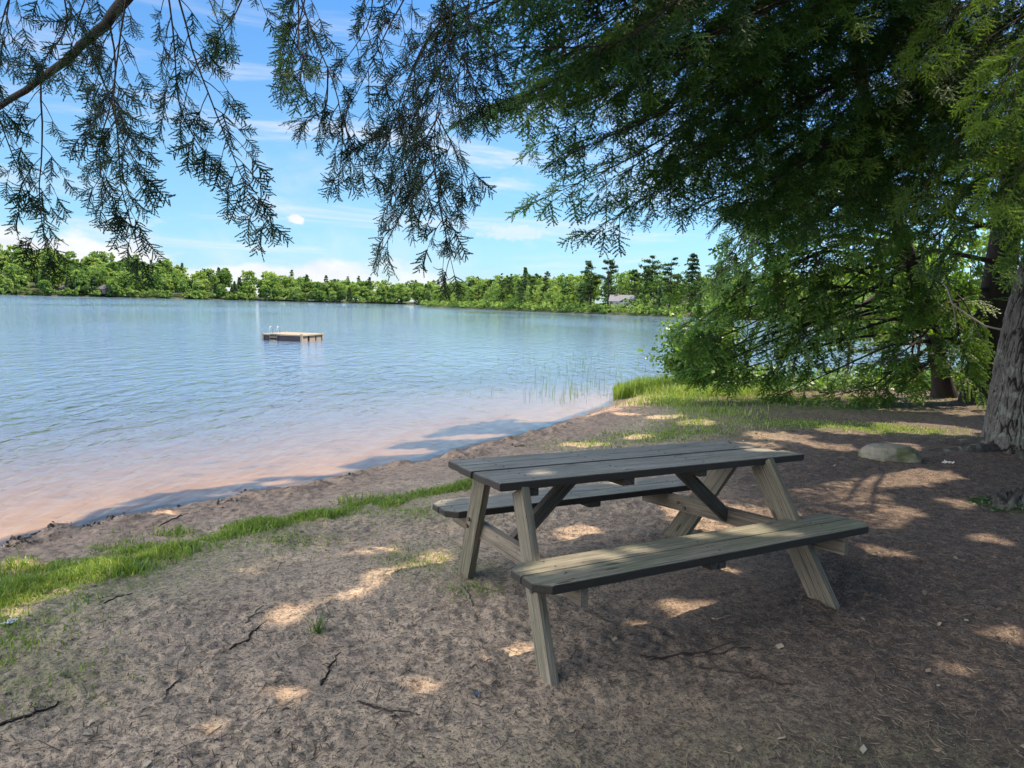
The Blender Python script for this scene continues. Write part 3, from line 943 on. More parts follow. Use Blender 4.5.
class Foliage:
    def __init__(self, kind, seed):
        self.k, self.P = kind, []
        self.tw = Acc(); self.rg = np.random.default_rng(seed)
    def put(self, o, d, n, s, tone): self.P.append((*o, *d, *n, s, tone))
    def mesh(self, name, origin):
        A = np.array(self.P)
        v = self.rg.integers(0, 4, len(A))
        Vs, Ts, As, off = [], [], [], 0
        for i in range(4):
            q = A[v == i]
            if not len(q): continue
            tv, tt, ta = SPRAY[self.k][i]
            o, d, n, s, tone = q[:, :3], unit(q[:, 3:6]), q[:, 6:9], q[:, 9], q[:, 10]
            b = unit(np.cross(n, d)); n = np.cross(d, b)
            W = o[:, None] + s[:, None, None] * (tv[None, :, 0:1] * d[:, None] + tv[None, :, 1:2] * b[:, None] + tv[None, :, 2:3] * n[:, None])
            a = np.where(ta[None] < 0, 0.0, np.clip(ta[None] + tone[:, None], 0, 1))
            m = len(tv)
            Vs.append(W.reshape(-1, 3)); As.append(a.ravel())
            Ts.append((np.arange(len(q))[:, None, None] * m + tt[None] + off).reshape(-1, 3)); off += len(q) * m
        return np_mesh(name, np.concatenate(Vs) - np.asarray(origin), np.concatenate(Ts), {'rnd': np.concatenate(As)})

    def bough(self, P, width, spacing, slen, nrm=(0, 0, 1), r0=.012, fill=1.0, droop=.25, tone=0.0, bare=0.0, gap=.06, needle=True):
        """P: control points of the main stem; laterals left and right, sprays along them"""
        rg = self.rg
        P = np.asarray(P, float)
        if len(P) == 2: P = np.array([P[0], (P[0] + P[1]) / 2 + rg.normal(size=3) * .03 * np.linalg.norm(P[1] - P[0]), P[1]])
        t0 = np.concatenate([[0], np.cumsum(np.linalg.norm(np.diff(P, axis=0), axis=1))]); L = t0[-1]
        n = max(8, int(L / .08)); tt = np.linspace(0, L, n)
        # smooth (quadratic-ish) through the control points
        Q = np.stack([np.interp(tt, t0, P[:, i]) for i in range(3)], -1)
        for _ in range(max(2, n // 6)):
            Q[1:-1] = (Q[:-2] + 2 * Q[1:-1] + Q[2:]) / 4
        Q[1:-1] += np.cumsum(rg.normal(size=(n - 2, 3)) * .0022, 0) * np.linspace(1, 0, n - 2)[:, None] ** .3
        tube(self.tw, Q, np.linspace(r0, max(.0016, r0 * .12), n), 6, .45)
        T = unit(np.gradient(Q, axis=0)); nrm = np.asarray(nrm, float)
        m = max(4, int(L / spacing)); side = 1
        for i in range(m):
            t = (i + rg.uniform(.2, .8)) / m
            if t < bare: continue
            side = -side
            if rg.random() < gap: continue
            k = t * (n - 1); i0 = min(int(k), n - 2); fr = k - i0
            p = Q[i0] * (1 - fr) + Q[i0 + 1] * fr; d = T[i0]
            tb = (t - bare) / (1 - bare)
            l = width * ((1 - tb) ** .7 * min(1, .45 + tb * 2.5) + .07) * rg.uniform(.55, 1.2)
            N = unit(nrm + rg.normal(size=3) * .22); B = unit(np.cross(N, d)); N = np.cross(d, B)
            an = rg.uniform(.75, 1.15)
            ld = unit(d * math.cos(an) + B * side * math.sin(an) + np.array([0, 0, -droop * .5]))
            q = max(3, int(l / .07)); u = np.linspace(0, 1, q + 1)
            bend = d * .22 * l + np.array([0, 0, -droop * l * .5])
            LP = p + ld * l * u[:, None] + bend * (u[:, None] ** 2)
            tube(self.tw, LP, np.linspace(max(.0025, r0 * .3), .0011, q + 1), 4, .4)
            if not needle: continue
            ns = max(1, int(l / (slen * .42) * fill)); s2 = 1
            bt = tone + rg.normal() * .10
            for j in range(ns):
                uu = .12 + .85 * (j + rg.uniform(.1, .9)) / ns; s2 = -s2
                o = p + ld * l * uu + bend * uu * uu
                dd = unit(ld + 2 * bend * uu / max(l, .01) * .5)
                SB = unit(np.cross(N, dd))
                an2 = rg.uniform(.5, .95)
                sd = unit(dd * math.cos(an2) + SB * s2 * math.sin(an2) + np.array([0, 0, -droop * .55]) + rg.normal(size=3) * .10)
                self.put(o, sd, unit(N + rg.normal(size=3) * .28), slen * rg.uniform(.55, 1.05) * (1 - .35 * uu), bt + rg.normal() * .05)
            o = LP[-1]; self.put(o, unit(ld + bend / max(l, .01) + np.array([0, 0, -droop * .4])), N, slen * rg.uniform(.6, .95), bt)
        self.put(Q[-1], T[-1], nrm, slen * .8, tone)


def pxl(pts, Y):
    Y = np.broadcast_to(Y, (len(pts),))
    return np.array([at(u, v, y) for (u, v), y in zip(pts, Y)])


def facing(P, amt, rg):
    """plane normal between straight up and towards the lake-side viewer"""
    return unit(np.array([rg.normal() * .25, -amt, 1 - amt * .6]))


# ------------------------------------------------------------------ overhead hemlock (its drooping boughs hang at the top left and centre)
HEM = np.array([3.9, -2.2, 0.0]); HEM[2] = hz(HEM[0], HEM[1])


def overhead_hemlock():
    fo = Foliage('hi', 31); rg = fo.rg
    li = Acc()
    # the thick limb crossing the upper left corner comes down from the trunk behind the photographer's right shoulder
    L = pxl([(-60, 150), (0, 106), (60, 66), (95, 36), (130, -6), (170, -60)], [3.75, 3.6, 3.5, 3.42, 3.34, 3.25])
    L = np.concatenate([L, [[-.6, 2.0, 4.3], [1.4, .2, 5.0], [3.8, -2.0, 5.6]]])
    n = 40; t0 = np.linspace(0, 1, len(L)); tt = np.linspace(0, 1, n)
    Q = np.stack([np.interp(tt, t0, L[:, i]) for i in range(3)], -1)
    for _ in range(4): Q[1:-1] = (Q[:-2] + 2 * Q[1:-1] + Q[2:]) / 4
    Q += rg.normal(size=Q.shape) * .004
    tube(li, Q, np.interp(tt, [0, .35, .6, 1], [.010, .020, .03, .085]), 9, .5)
    # second limb feeding the central bough
    L2 = np.concatenate([pxl([(456, -30), (475, -140)], [3.55, 3.4]), [[.9, 1.6, 4.6], [2.4, -.6, 5.4], [3.8, -2.1, 6.0]]])
    tube(li, L2, [.014, .020, .035, .05, .07], 8, .5)
    hang = [  # stem pixels, distance, half-width in metres, tone (raised to paint sunlit bits)
        ([(-14, 60), (4, 120), (10, 196)], 3.45, .17, 0), ([(-30, 20), (-16, 90), (-6, 150)], 3.3, .2, 0),
        ([(46, 82), (42, 150), (42, 205), (45, 262)], 3.45, .20, 0), 
        ([(84, 48), (108, 105), (112, 180), (136, 262)], 3.35, .20, 0), ([(108, 22), (112, 70), (92, 165), (110, 215)], 3.3, .18, .02),
        ([(132, -10), (120, 60), (118, 120), (150, 180)], 3.2, .17, 0),
        ([(186, -14), (198, 60), (216, 130), (240, 180), (268, 226)], 3.2, .24, 0), ([(166, -20), (176, 50), (180, 110), (205, 160)], 3.3, .18, 0),
        
        ([(60, -30), (54, 20), (40, 70)], 3.2, .2, .08), ([(20, -30), (14, 20), (6, 70)], 3.3, .2, .05), ([(100, -40), (86, 10), (70, 50)], 3.4, .18, 0),
        ([(-10, -20), (0, 30), (30, 60)], 3.6, .2, .1), ([(190, -40), (212, 10), (222, 44)], 3.6, .16, .55), ([(250, -40), (236, 10), (214, 50)], 3.5, .15, .35),
        ([(296, -16), (316, 45), (336, 84), (346, 128), (336, 180)], 3.4, .20, 0), ([(290, -20), (296, 40), (306, 90)], 3.3, .15, .42), ([(310, -24), (300, 30), (286, 85)], 3.45, .12, .1),
        ([(330, 75), (318, 110), (300, 118)], 3.35, .12, 0), ([(342, 120), (352, 150), (372, 178)], 3.4, .12, 0), 
        # central bough
        ([(456, -30), (446, 60), (432, 140), (438, 205), (454, 274)], 3.55, .36, 0), ([(452, 0), (420, 50), (392, 110), (384, 150)], 3.6, .26, 0),
        ([(448, 40), (474, 80), (492, 96)], 3.6, .2, 0), ([(420, -30), (392, 30), (360, 80), (340, 106)], 3.65, .26, .02), ([(380, -30), (372, 20), (352, 66)], 3.7, .2, 0),
        ([(438, 110), (410, 160), (384, 205)], 3.5, .2, 0), ([(440, 120), (462, 165), (470, 190)], 3.5, .15, 0), ([(434, 170), (405, 215), (382, 255)], 3.5, .14, 0),
        ([(444, -30), (480, 30), (498, 70)], 3.8, .2, 0), ([(436, 90), (400, 130), (352, 150)], 3.62, .18, 0), ([(446, 60), (420, 100), (400, 150), (404, 190)], 3.7, .2, 0),
        ([(440, 20), (410, 60), (400, 120)], 3.85, .24, 0), ([(470, -20), (462, 60), (470, 120)], 3.75, .22, 0), ([(430, 150), (440, 200), (446, 240)], 3.45, .16, 0),
    ]
    for pts, Y, w, tone in hang:
        P = pxl(pts, Y) + rg.normal(size=(len(pts), 3)) * np.array([.008, .05, .008])
        fo.bough(P, w * .84, .050, .132, facing(P, rg.uniform(.45, .85), rg), .0042, 1.0, .55, tone - .12, 0, .20)
    # a few fine dead twigs
    for pts in ([(122, 128), (150, 160), (160, 168)], [(118, 110), (132, 150), (152, 148)], [(455, 150), (462, 175), (468, 192)], [(222, 8), (226, -20), (230, -40)]):
        tube(li, pxl(pts, 3.3), [.0022, .0016, .0008], 4, .5)
    root = empty('hemlock_tree', HEM)
    tag(root, 'overhead hemlock whose drooping feathery boughs hang across the top left and centre', 'hemlock tree')
    tr = Acc()
    zz = np.linspace(-.1, 14, 30)
    tube(tr, np.stack([HEM[0] + .02 * zz, HEM[1] + .01 * zz, HEM[2] + zz], -1), np.interp(zz, [-.1, .6, 14], [.42, .30, .05]), 20, .5)
    link('trunk', tr.mesh('trunk', True, HEM), M['bark_dark'], root)
    link('limb', li.mesh('limb', True, HEM), M['bark_dark'], root)
    link('twig', fo.tw.mesh('twig', False, HEM), M['twig'], root)
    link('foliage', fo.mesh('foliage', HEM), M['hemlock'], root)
    return root


# ------------------------------------------------------------------ furrowed tree at the right edge, with the dense boughs across the upper right
OLD = np.array([6.29, 9.0, 0.0]); OLD[2] = hz(OLD[0], OLD[1])


def trunk_lean(z): return np.where(z < 3, .055 * z * z - .03 * z, .405 + .30 * (z - 3))


def furrowed_trunk(base, lean, H, r_base, r_mid, r_top, nth, nz, amp, name, mat, parent, flare=.35):
    z = np.concatenate([np.linspace(-.15, 4.5, nz), np.linspace(4.6, H, 40)])
    th = np.linspace(0, 2 * math.pi, nth, endpoint=False)
    Z, TH = np.meshgrid(z, th, indexing='ij')
    r = np.interp(Z, [-.15, 0, .25, .7, 2.0, H], [r_base * 1.30, r_base * 1.12, r_base * .97, r_base * .91, r_mid, r_top])
    r = r * (1 + .07 * np.cos(TH * 3 + 1) * np.exp(-np.maximum(Z, 0) / .35) + .035 * np.cos(5 * TH + .5 + .3 * Z) * np.exp(-np.maximum(Z, 0) / .5) + .02 * np.cos(2 * TH + Z * .7))
    cx, cy = np.cos(TH), np.sin(TH)
    w = vnoise(cx * 2.2, cy * 2.2, Z * 1.2) * .5
    def ridge(f, fz, o): return 1 - np.abs(vnoise(cx * f + w, cy * f + w * .6 + o, Z * fz + o)) * 2
    def plates(nu, hv, seed, wu):
        # elongated interlocking bark plates: distance to the cell edge of a stretched, wrapped voronoi
        g = np.random.default_rng(seed); nv = int(H / hv) + 6
        ju, jv = g.uniform(.1, .9, (nu, nv)), g.uniform(.1, .9, (nu, nv))
        U = TH / (2 * math.pi) * nu + wu * vnoise(cx * 3, cy * 3, Z * 2.2) + .35 * vnoise(cx * 9, cy * 9, Z * 7)
        Vv = Z / hv + 2 + .30 * vnoise(cx * 12, cy * 12, Z * 5 + 3)
        iu, iv = np.floor(U).astype(int), np.floor(Vv).astype(int)
        f1 = np.full(Z.shape, 9.0); f2 = f1.copy()
        for a in (-1, 0, 1):
            for b in (-1, 0, 1):
                u_, v_ = (iu + a) % nu, np.clip(iv + b, 0, nv - 1)
                d = np.hypot(iu + a + ju[u_, v_] - U, iv + b + jv[u_, v_] - Vv)
                f2 = np.minimum(f2, np.maximum(f1, d)); f1 = np.minimum(f1, d)
        return f2 - f1
    e1, e2 = plates(46, .46, 1, 1.9), plates(80, .20, 2, 1.5)
    wd = .16 + .22 * np.clip(vnoise(cx * 4, cy * 4, Z * 2.5) + .35, 0, 1)
    fur = sstep(.0, 1.0, e1 / wd) * (.55 + .45 * sstep(.0, 1.0, e2 / (wd * .8))) * (.86 + .14 * vnoise(cx * 16, cy * 16, Z * 3))      # 0 in a furrow
    fur = fur * .8 + .13 * vnoise(cx * 30, cy * 30, Z * 22) + .10 * vnoise(cx * 60, cy * 60, Z * 60)
    r = r + amp * (fur - .6)
    X, Y = r * cx + trunk_lean(Z), r * cy + lean[1] * Z
    V = np.stack([X, Y, Z], -1).reshape(-1, 3)
    nz_ = len(z)
    i = np.arange(nz_ - 1)[:, None] * nth; j = np.arange(nth)[None]; j2 = (j + 1) % nth
    q = np.stack([i + j, i + j2, i + nth + j2, i + nth + j], -1).reshape(-1, 4)
    return link(name, np_mesh(name, V, q, {'rnd': np.clip(fur, 0, 1).ravel()}, True), mat, parent)


def old_tree():
    root = empty('furrowed_tree', OLD)
    tag(root, 'big leaning tree with grey furrowed bark, dark boughs filling the upper right', 'tree')
    lean = np.array([.135, .03])
    furrowed_trunk(OLD, lean, 13, .41, .345, .08, 460, 620, .030, 'trunk', M['bark'], root)
    at_z = lambda z: OLD + np.array([float(trunk_lean(np.array(z))), lean[1] * z, z])
    fo = Foliage('mid', 41); rg = fo.rg
    li = Acc()
    stems = [  # end pixels towards the lake, distances (trunk end first)
        ([(900, -120), (760, -60), (620, 40), (494, 62)], (7.2, 6.2, 5.2, 4.5), .62), ([(880, -80), (740, -30), (600, 60), (512, 84)], (7.5, 6.5, 5.6, 5.0), .60),
        ([(820, -160), (680, -90), (560, -20), (486, 22)], (7, 6, 5, 4.6), .62), ([(900, -140), (700, -60), (560, 20), (490, 36)], (7.2, 6, 5.2, 4.8), .6),
        ([(940, -40), (800, 20), (660, 110), (551, 170)], (7.8, 6.8, 6.0, 5.4), .62), ([(950, -20), (820, 40), (700, 120), (601, 184)], (8, 7.0, 6.3, 5.8), .62),
        ([(960, 20), (840, 80), (730, 150), (635, 202)], (8.2, 7.4, 6.6, 6.0), .62), ([(970, 50), (860, 120), (770, 180), (694, 216)], (8.4, 7.6, 7.0, 6.4), .62),
        ([(980, 90), (880, 150), (800, 205), (746, 218)], (8.5, 7.8, 7.2, 6.8), .6), ([(980, -100), (840, -20), (700, 50), (592, 92)], (7.8, 7, 6.2, 5.6), .66),
        ([(960, -160), (800, -90), (660, -20), (562, 52)], (7.4, 6.6, 5.8, 5.2), .66), ([(990, 0), (870, 60), (760, 110), (660, 170)], (8.2, 7.4, 6.8, 6.2), .66),
        ([(1000, 60), (900, 100), (800, 150), (720, 200)], (8.4, 7.8, 7.2, 6.6), .62), ([(980, -60), (850, 10), (720, 90), (644, 130)], (8.6, 8.0, 7.4, 7), .7),
        ([(900, -200), (760, -130), (620, -60), (520, -10)], (7.4, 6.6, 5.8, 5.2), .66), ([(920, -100), (780, -40), (680, 20), (600, 80)], (8.6, 8.0, 7.2, 6.6), .75),
        ([(960, -60), (860, 0), (770, 60), (700, 130)], (8.8, 8.2, 7.6, 7.0), .75), ([(1000, -100), (900, -40), (820, 40), (760, 130)], (8.8, 8.4, 8.0, 7.6), .75),
        ([(1010, 40), (930, 60), (850, 110), (780, 170)], (8.6, 8.2, 7.8, 7.4), .7), ([(1000, -160), (880, -90), (760, -20), (660, 60)], (8.8, 8.2, 7.6, 7.0), .75),
        ([(1040, -60), (960, -10), (880, 60), (830, 140)], (8.6, 8.2, 7.8, 7.6), .7), ([(1060, 0), (990, 40), (920, 100), (860, 180)], (8.4, 8.2, 8.0, 7.8), .7),
        ([(1060, 60), (1000, 100), (940, 140), (880, 210)], (8.2, 8.0, 7.8, 7.8), .6), ([(1090, -60), (1040, 0), (980, 70), (950, 150)], (7.6, 7.4, 7.2, 7.0), .62),
        ([(1110, 20), (1060, 60), (1010, 120), (985, 190)], (7.2, 7.0, 6.8, 6.6), .5), ([(1100, -100), (1040, -60), (960, -20), (900, 50)], (7.6, 7.4, 7.2, 7.2), .7),
        ([(1120, 60), (1070, 100), (1030, 150), (1010, 215)], (6.8, 6.6, 6.5, 6.4), .42), ([(840, -120), (720, -80), (640, -30), (600, 20)], (6.6, 6.0, 5.6, 5.3), .6),
        ([(1000, 120), (930, 160), (860, 200), (800, 232)], (9, 8.8, 8.4, 8.0), .6), ([(930, -40), (820, 0), (740, 40), (690, 80)], (7.0, 6.4, 6.0, 5.7), .6),
        ([(1040, 130), (990, 170), (950, 215), (930, 262)], (7.8, 7.6, 7.5, 7.4), .42), ([(700, -120), (600, -70), (520, -30), (470, 10)], (5.6, 5.0, 4.6, 4.4), .5),
    ]
    for pts, Ys, w in stems:
        P = pxl(pts, Ys)
        P = P + rg.normal(size=P.shape) * np.array([.05, .10, .05])
        z = min(max(5.5, P[0][2] + 2.2), 12)
        q = at_z(z)
        tube(li, np.array([q, (q + P[0]) / 2 + np.array([0, 0, .15]), P[0]]), [.03, .024, .018], 7, .5)
        fo.bough(P, w, .082, .27, facing(P, rg.uniform(.25, .6), rg), .017, 1.1, .32, rg.choice([-.12, -.04, .06, .18]), .0, .08)
        # companion bough beside it for depth
        P2 = P + np.array([rg.normal() * .25, .5 + rg.normal() * .3, .12 + rg.normal() * .22])
        fo.bough(P2[1:], w, .095, .27, facing(P, rg.uniform(.2, .6), rg), .016, 1.0, .32, rg.choice([-.1, 0, .14, .34]), .0, .08)
    f2 = Foliage('mid', 43); rg2 = f2.rg; f2.tw = fo.tw
    for pts, Ys, w in (([(1120, 20), (1060, 60), (1000, 110), (940, 150)], (7.4, 7.2, 7.0, 6.8), .6), ([(1120, 90), (1060, 130), (1000, 175), (950, 215)], (7.6, 7.4, 7.2, 7.0), .55),
                       ([(1110, -40), (1040, 10), (970, 60), (905, 95)], (7.6, 7.4, 7.2, 7.0), .62),
                       ([(1090, -90), (1010, -40), (930, 10), (860, 40)], (7.8, 7.6, 7.4, 7.2), .62), ([(1130, 60), (1080, 90), (1030, 120), (985, 160)], (6.6, 6.5, 6.4, 6.3), .45),
                       ([(1130, 150), (1080, 190), (1040, 235), (1010, 280)], (6.9, 6.8, 6.8, 6.7), .36), ([(1060, 100), (1000, 140), (930, 190), (880, 240)], (9.6, 9.5, 9.4, 9.3), .62),
                       ([(1120, -10), (1070, 30), (1030, 70), (1000, 120)], (6.2, 6.1, 6.0, 6.0), .45)):
        P = pxl(pts, Ys) + rg2.normal(size=(4, 3)) * np.array([.05, .1, .05])
        f2.bough(P, w, .085, .27, facing(P, rg2.uniform(.3, .65), rg2), .012, 1.0, .4, rg2.choice([.0, .12, .25]), .0, .10)
    for pts, Ys, w in (([(770, -30), (725, 15), (690, 44)], (6.9, 6.8, 6.7), .34), ([(780, 10), (745, 45), (712, 66)], (7.1, 7.0, 6.9), .28), ([(1060, 20), (1010, 70), (985, 120)], (6.2, 6.1, 6.0), .36),
                       ([(1080, 100), (1030, 150), (1000, 205)], (6.4, 6.3, 6.2), .34), ([(1000, -40), (950, 20), (920, 60)], (6.6, 6.5, 6.4), .36), ([(660, 0), (635, 30), (615, 50)], (6.4, 6.3, 6.2), .22)):
        P = pxl(pts, Ys)
        f2.bough(P, w, .08, .25, facing(P, .5, rg2), .010, 1.0, .4, .50, .0, .10)  # raised tone paints these boughs as sunlit yellow-green bits
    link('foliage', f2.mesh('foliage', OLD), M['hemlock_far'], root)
    # dead pale branch poking out at the trunk's left
    dead = Acc()
    q = pxl([(1003, 330), (985, 326), (966, 314), (952, 303), (947, 288), (940, 281)], [9.3, 9.4, 9.5, 9.6, 9.7, 9.8])
    tube(dead, q, [.013, .012, .011, .013, .012, .007], 7, .7)
    tube(dead, pxl([(953, 303), (955, 318), (950, 332)], 9.6), [.008, .006, .003], 5, .7)
    link('dead_branch', dead.mesh('dead_branch', True, OLD), M['dead_twig'], root)
    # surface roots
    rt = Acc()
    for pts, r0 in (([(6.05, 8.9), (5.55, 8.75), (5.15, 8.85), (4.85, 8.8)], .10), ([(6.1, 8.8), (5.9, 8.3), (5.6, 7.9)], .08), ([(6.0, 9.1), (5.5, 9.35), (5.2, 9.7)], .09)):
        P = np.array([(x, y, hz(x, y) + .035 - .03 * i) for i, (x, y) in enumerate(pts)])
        tt = np.linspace(0, 1, 14); Q = np.stack([np.interp(tt, np.linspace(0, 1, len(P)), P[:, i]) for i in range(3)], -1)
        Q[1:-1] = (Q[:-2] + 2 * Q[1:-1] + Q[2:]) / 4
        Q += rg.normal(size=Q.shape) * .008
        tube(rt, Q, np.linspace(r0, r0 * .25, 14), 9, .35)
    link('root', rt.mesh('root', True, OLD), M['bark'], root)
    link('limb', li.mesh('limb', True, OLD), M['bark_dark'], root)
    link('twig', fo.tw.mesh('twig', False, OLD), M['twig'], root)
    link('foliage', fo.mesh('foliage', OLD), M['hemlock_mid'], root)
    return root


# ------------------------------------------------------------------ hemlocks at the water's edge on the right
def shore_hemlocks():
    # dark straight trunk
    b = on_z(980, 404, -.02); b = np.array([b[0], b[1], hz(b[0], b[1])])
    r1 = empty('dark_hemlock', b)
    tag(r1, 'dark straight hemlock trunk standing just behind the big furrowed tree', 'hemlock tree')
    li, tr = Acc(), Acc()
    zz = np.linspace(-.2, 13, 30)
    tube(tr, np.stack([b[0] + .055 * zz, b[1] + 0 * zz, b[2] + zz], -1), np.interp(zz, [-.2, .5, 13], [.40, .30, .06]), 18, .4)
    link('trunk', tr.mesh('trunk', True, b), M['bark_dark'], r1)
    fo = Foliage('lo', 51); rg = fo.rg
    def limb_from(base, lean, z, pts, Ys, w, r=.035, tone=0, acc=fo, bare=.25, amt=None, gap=.1):
        p0 = base + np.array([lean[0] * z, lean[1] * z, z])
        P = np.concatenate([[p0], pxl(pts, Ys)])
        P[1:] += rg.normal(size=P[1:].shape) * np.array([.06, .25, .06])
        acc.bough(P, w, .16, .42, facing(P, amt or rg.uniform(.15, .5), rg), r, .62, .28, tone, bare, gap)
    for (z, pts, w, tone) in ((2.6, [(930, 250), (860, 290), (800, 332)], .9, 0), (3.2, [(930, 215), (850, 260), (780, 310)], .9, .05), (3.8, [(920, 180), (830, 230), (764, 292)], 1.0, 0),
                              (4.4, [(910, 150), (820, 205), (758, 264)], 1.0, .1), (5.0, [(900, 110), (810, 165), (762, 216)], 1.0, 0), (2.2, [(950, 300), (910, 335), (870, 370)], .7, .1),
                              (5.6, [(940, 90), (880, 130), (830, 175)], 1.1, .1), (3.0, [(1020, 260), (1050, 300), (1080, 330)], .8, .1), (2.0, [(960, 330), (930, 360), (900, 385)], .6, .2),
                              (4.2, [(960, 180), (930, 220), (890, 270)], .9, .1), (6.4, [(960, 60), (920, 100), (880, 150)], 1.1, .15), (3.4, [(970, 230), (950, 270), (925, 320)], .7, .25)):
        limb_from(b, (.055, 0), z, pts, [13.4, 13.0, 12.6], w, .05, tone)
    link('twig', fo.tw.mesh('twig', False, b), M['twig'], r1)
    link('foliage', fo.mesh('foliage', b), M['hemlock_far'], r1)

    # leaning trunk with long straight limbs sweeping down to the left
    c = on_z(944, 400, -.05); c = np.array([c[0], c[1], hz(c[0], c[1])])
    r2 = empty('leaning_hemlock', c)
    tag(r2, 'leaning hemlock at the shore with long bare limbs sweeping down left to the water', 'hemlock tree')
    top = at(870, 110, 13.4)
    lean = (top - c)[:2] / (top - c)[2]
    tr = Acc()
    zz = np.linspace(-.2, 8.5, 24)
    wob = .10 * np.sin(zz * 1.1)
    tube(tr, np.stack([c[0] + lean[0] * zz + wob, c[1] + lean[1] * zz, c[2] + zz], -1), np.interp(zz, [-.2, .1, .5, 8.5], [.34, .22, .165, .05]), 14, .5)
    link('trunk', tr.mesh('trunk', True, c), M['bark_dark'], r2)
    fo = Foliage('lo', 61); rg = fo.rg
    for (z, pts, w, tone, bare) in (
            (1.3, [(860, 335), (790, 362), (715, 386)], .55, 0, .3), (1.5, [(850, 318), (770, 350), (695, 378)], .6, .05, .3), (1.7, [(850, 300), (770, 335), (700, 365)], .6, 0, .35),
            (1.9, [(840, 285), (760, 325), (690, 352)], .65, .1, .35), (2.1, [(840, 268), (760, 305), (682, 335)], .7, 0, .35), (2.4, [(830, 250), (760, 285), (690, 318)], .7, .05, .3),
            (2.7, [(830, 235), (755, 265), (690, 300)], .75, .05, .25), (3.0, [(820, 215), (750, 245), (706, 284)], .8, .08, .2), (3.3, [(815, 195), (755, 225), (722, 264)], .8, 0, .2),
            (3.6, [(810, 180), (760, 210), (740, 248)], .8, .05, .15), (3.9, [(805, 160), (765, 190), (756, 226)], .85, 0, .1), (4.3, [(810, 140), (780, 170), (772, 206)], .9, 0, .1),
            (1.1, [(880, 350), (830, 372), (780, 392)], .5, .1, .2), (1.0, [(900, 362), (860, 380), (820, 394)], .5, .1, .2), (.9, [(930, 365), (900, 382), (870, 396)], .5, .25, .1),
            (2.0, [(880, 290), (830, 330), (780, 372)], .7, .05, .3), (2.6, [(880, 250), (830, 290), (790, 345)], .7, .05, .25), (3.2, [(870, 220), (820, 260), (770, 310)], .8, .1, .2),
            (1.6, [(955, 300), (965, 330), (972, 365)], .6, .3, .1), (1.2, [(960, 340), (968, 365), (975, 392)], .5, .3, .1), (2.2, [(940, 270), (955, 300), (962, 340)], .6, .3, .1),
            (1.4, [(920, 330), (915, 355), (905, 385)], .5, .2, .1), (1.8, [(800, 320), (740, 345), (690, 372)], .5, .1, .5), (3.4, [(850, 190), (800, 230), (740, 262)], .8, .12, .2),
            (4.0, [(840, 165), (790, 200), (756, 240)], .8, .12, .2), (2.9, [(860, 240), (800, 262), (735, 292)], .7, .2, .3)):
        limb_from(c, lean, z, pts, [13.3 + rg.normal() * .4, 13.1, 12.9], w, .038, tone, fo, bare)
    # bare dead limbs that read as dark parallel lines
    dl = Acc()
    for (z, e) in ((2.3, (748, 330)), (2.0, (770, 352)), (2.6, (730, 300)), (1.7, (790, 360)), (3.0, (760, 262)), (2.15, (700, 372)), (3.5, (742, 240))):
        p0 = c + np.array([lean[0] * z, lean[1] * z, z]); p1 = at(*e, 12.9 + rg.normal() * .2)
        m = (p0 + p1) / 2 + np.array([0, 0, .08])
        tube(dl, np.array([p0, m, p1]), [.032, .022, .007], 6, .45)
    link('limb', dl.mesh('limb', True, c), M['bark_dark'], r2)
    link('twig', fo.tw.mesh('twig', False, c), M['twig'], r2)
    link('foliage', fo.mesh('foliage', c), M['hemlock_far'], r2)


overhead = overhead_hemlock()
old = old_tree()
shore_hemlocks()


# ------------------------------------------------------------------ unseen leaf clumps overhead, shaped to cast the shade, holes cut for sun flecks
def px_fleck(u, v, ru, rv, z=0.0):
    c = on_z(u, v, z); e = on_z(u + ru, v, z); f = on_z(u, v - rv, z)
    return (c[0], c[1], z, max(.05, float(np.linalg.norm((e - c)[:2]))), max(.05, float(np.linalg.norm((f - c)[:2]))))


FLECKS = [px_fleck(*a) for a in (
    (382, 575, 24, 7), (352, 593, 16, 6), (432, 557, 22, 8), (577, 535, 26, 9), (298, 695, 15, 11), (434, 689, 18, 8), (521, 650, 17, 7), (690, 612, 26, 8),
    (212, 731, 20, 8), (884, 552, 20, 6), (950, 672, 16, 7), (1000, 637, 28, 8), (740, 491, 32, 7), (792, 487, 45, 6), (836, 494, 26, 6), (760, 508, 12, 3),
    (700, 421, 20, 3), (925, 429, 50, 5), (850, 432, 30, 4), (780, 437, 36, 4), (958, 503, 20, 4), (690, 569, 14, 5), (728, 573, 12, 4), (290, 613, 26, 7),
    (920, 395, 20, 3), (830, 447, 25, 3), (905, 447, 16, 3), (760, 446, 20, 3), (640, 432, 18, 3), (990, 540, 16, 5), (860, 520, 14, 4), (300, 554, 22, 5),
    (330, 474, 40, 4, -.4), (285, 487, 34, 4, -.4), (400, 452, 40, 4, -.4), (470, 437, 40, 3, -.4), (230, 499, 30, 3, -.4), (392, 436, 40, 4, -.4), (540, 421, 26, 3, -.4),
    (20, 598, 34, 14), (90, 566, 34, 9), (165, 543, 26, 7), (235, 524, 28, 5), (310, 510, 28, 5), (30, 548, 26, 5), (180, 495, 16, 4), (590, 438, 22, 3), (640, 405, 26, 3), (670, 412, 20, 3),
    (556, 571, 18, 3, .44), (604, 562, 13, 2, .44), (640, 556, 16, 2, .43), (690, 541, 8, 2, .43), (745, 527, 8, 2, .42), (768, 536, 12, 2, .42),
    (538, 476, 10, 2, .76))]
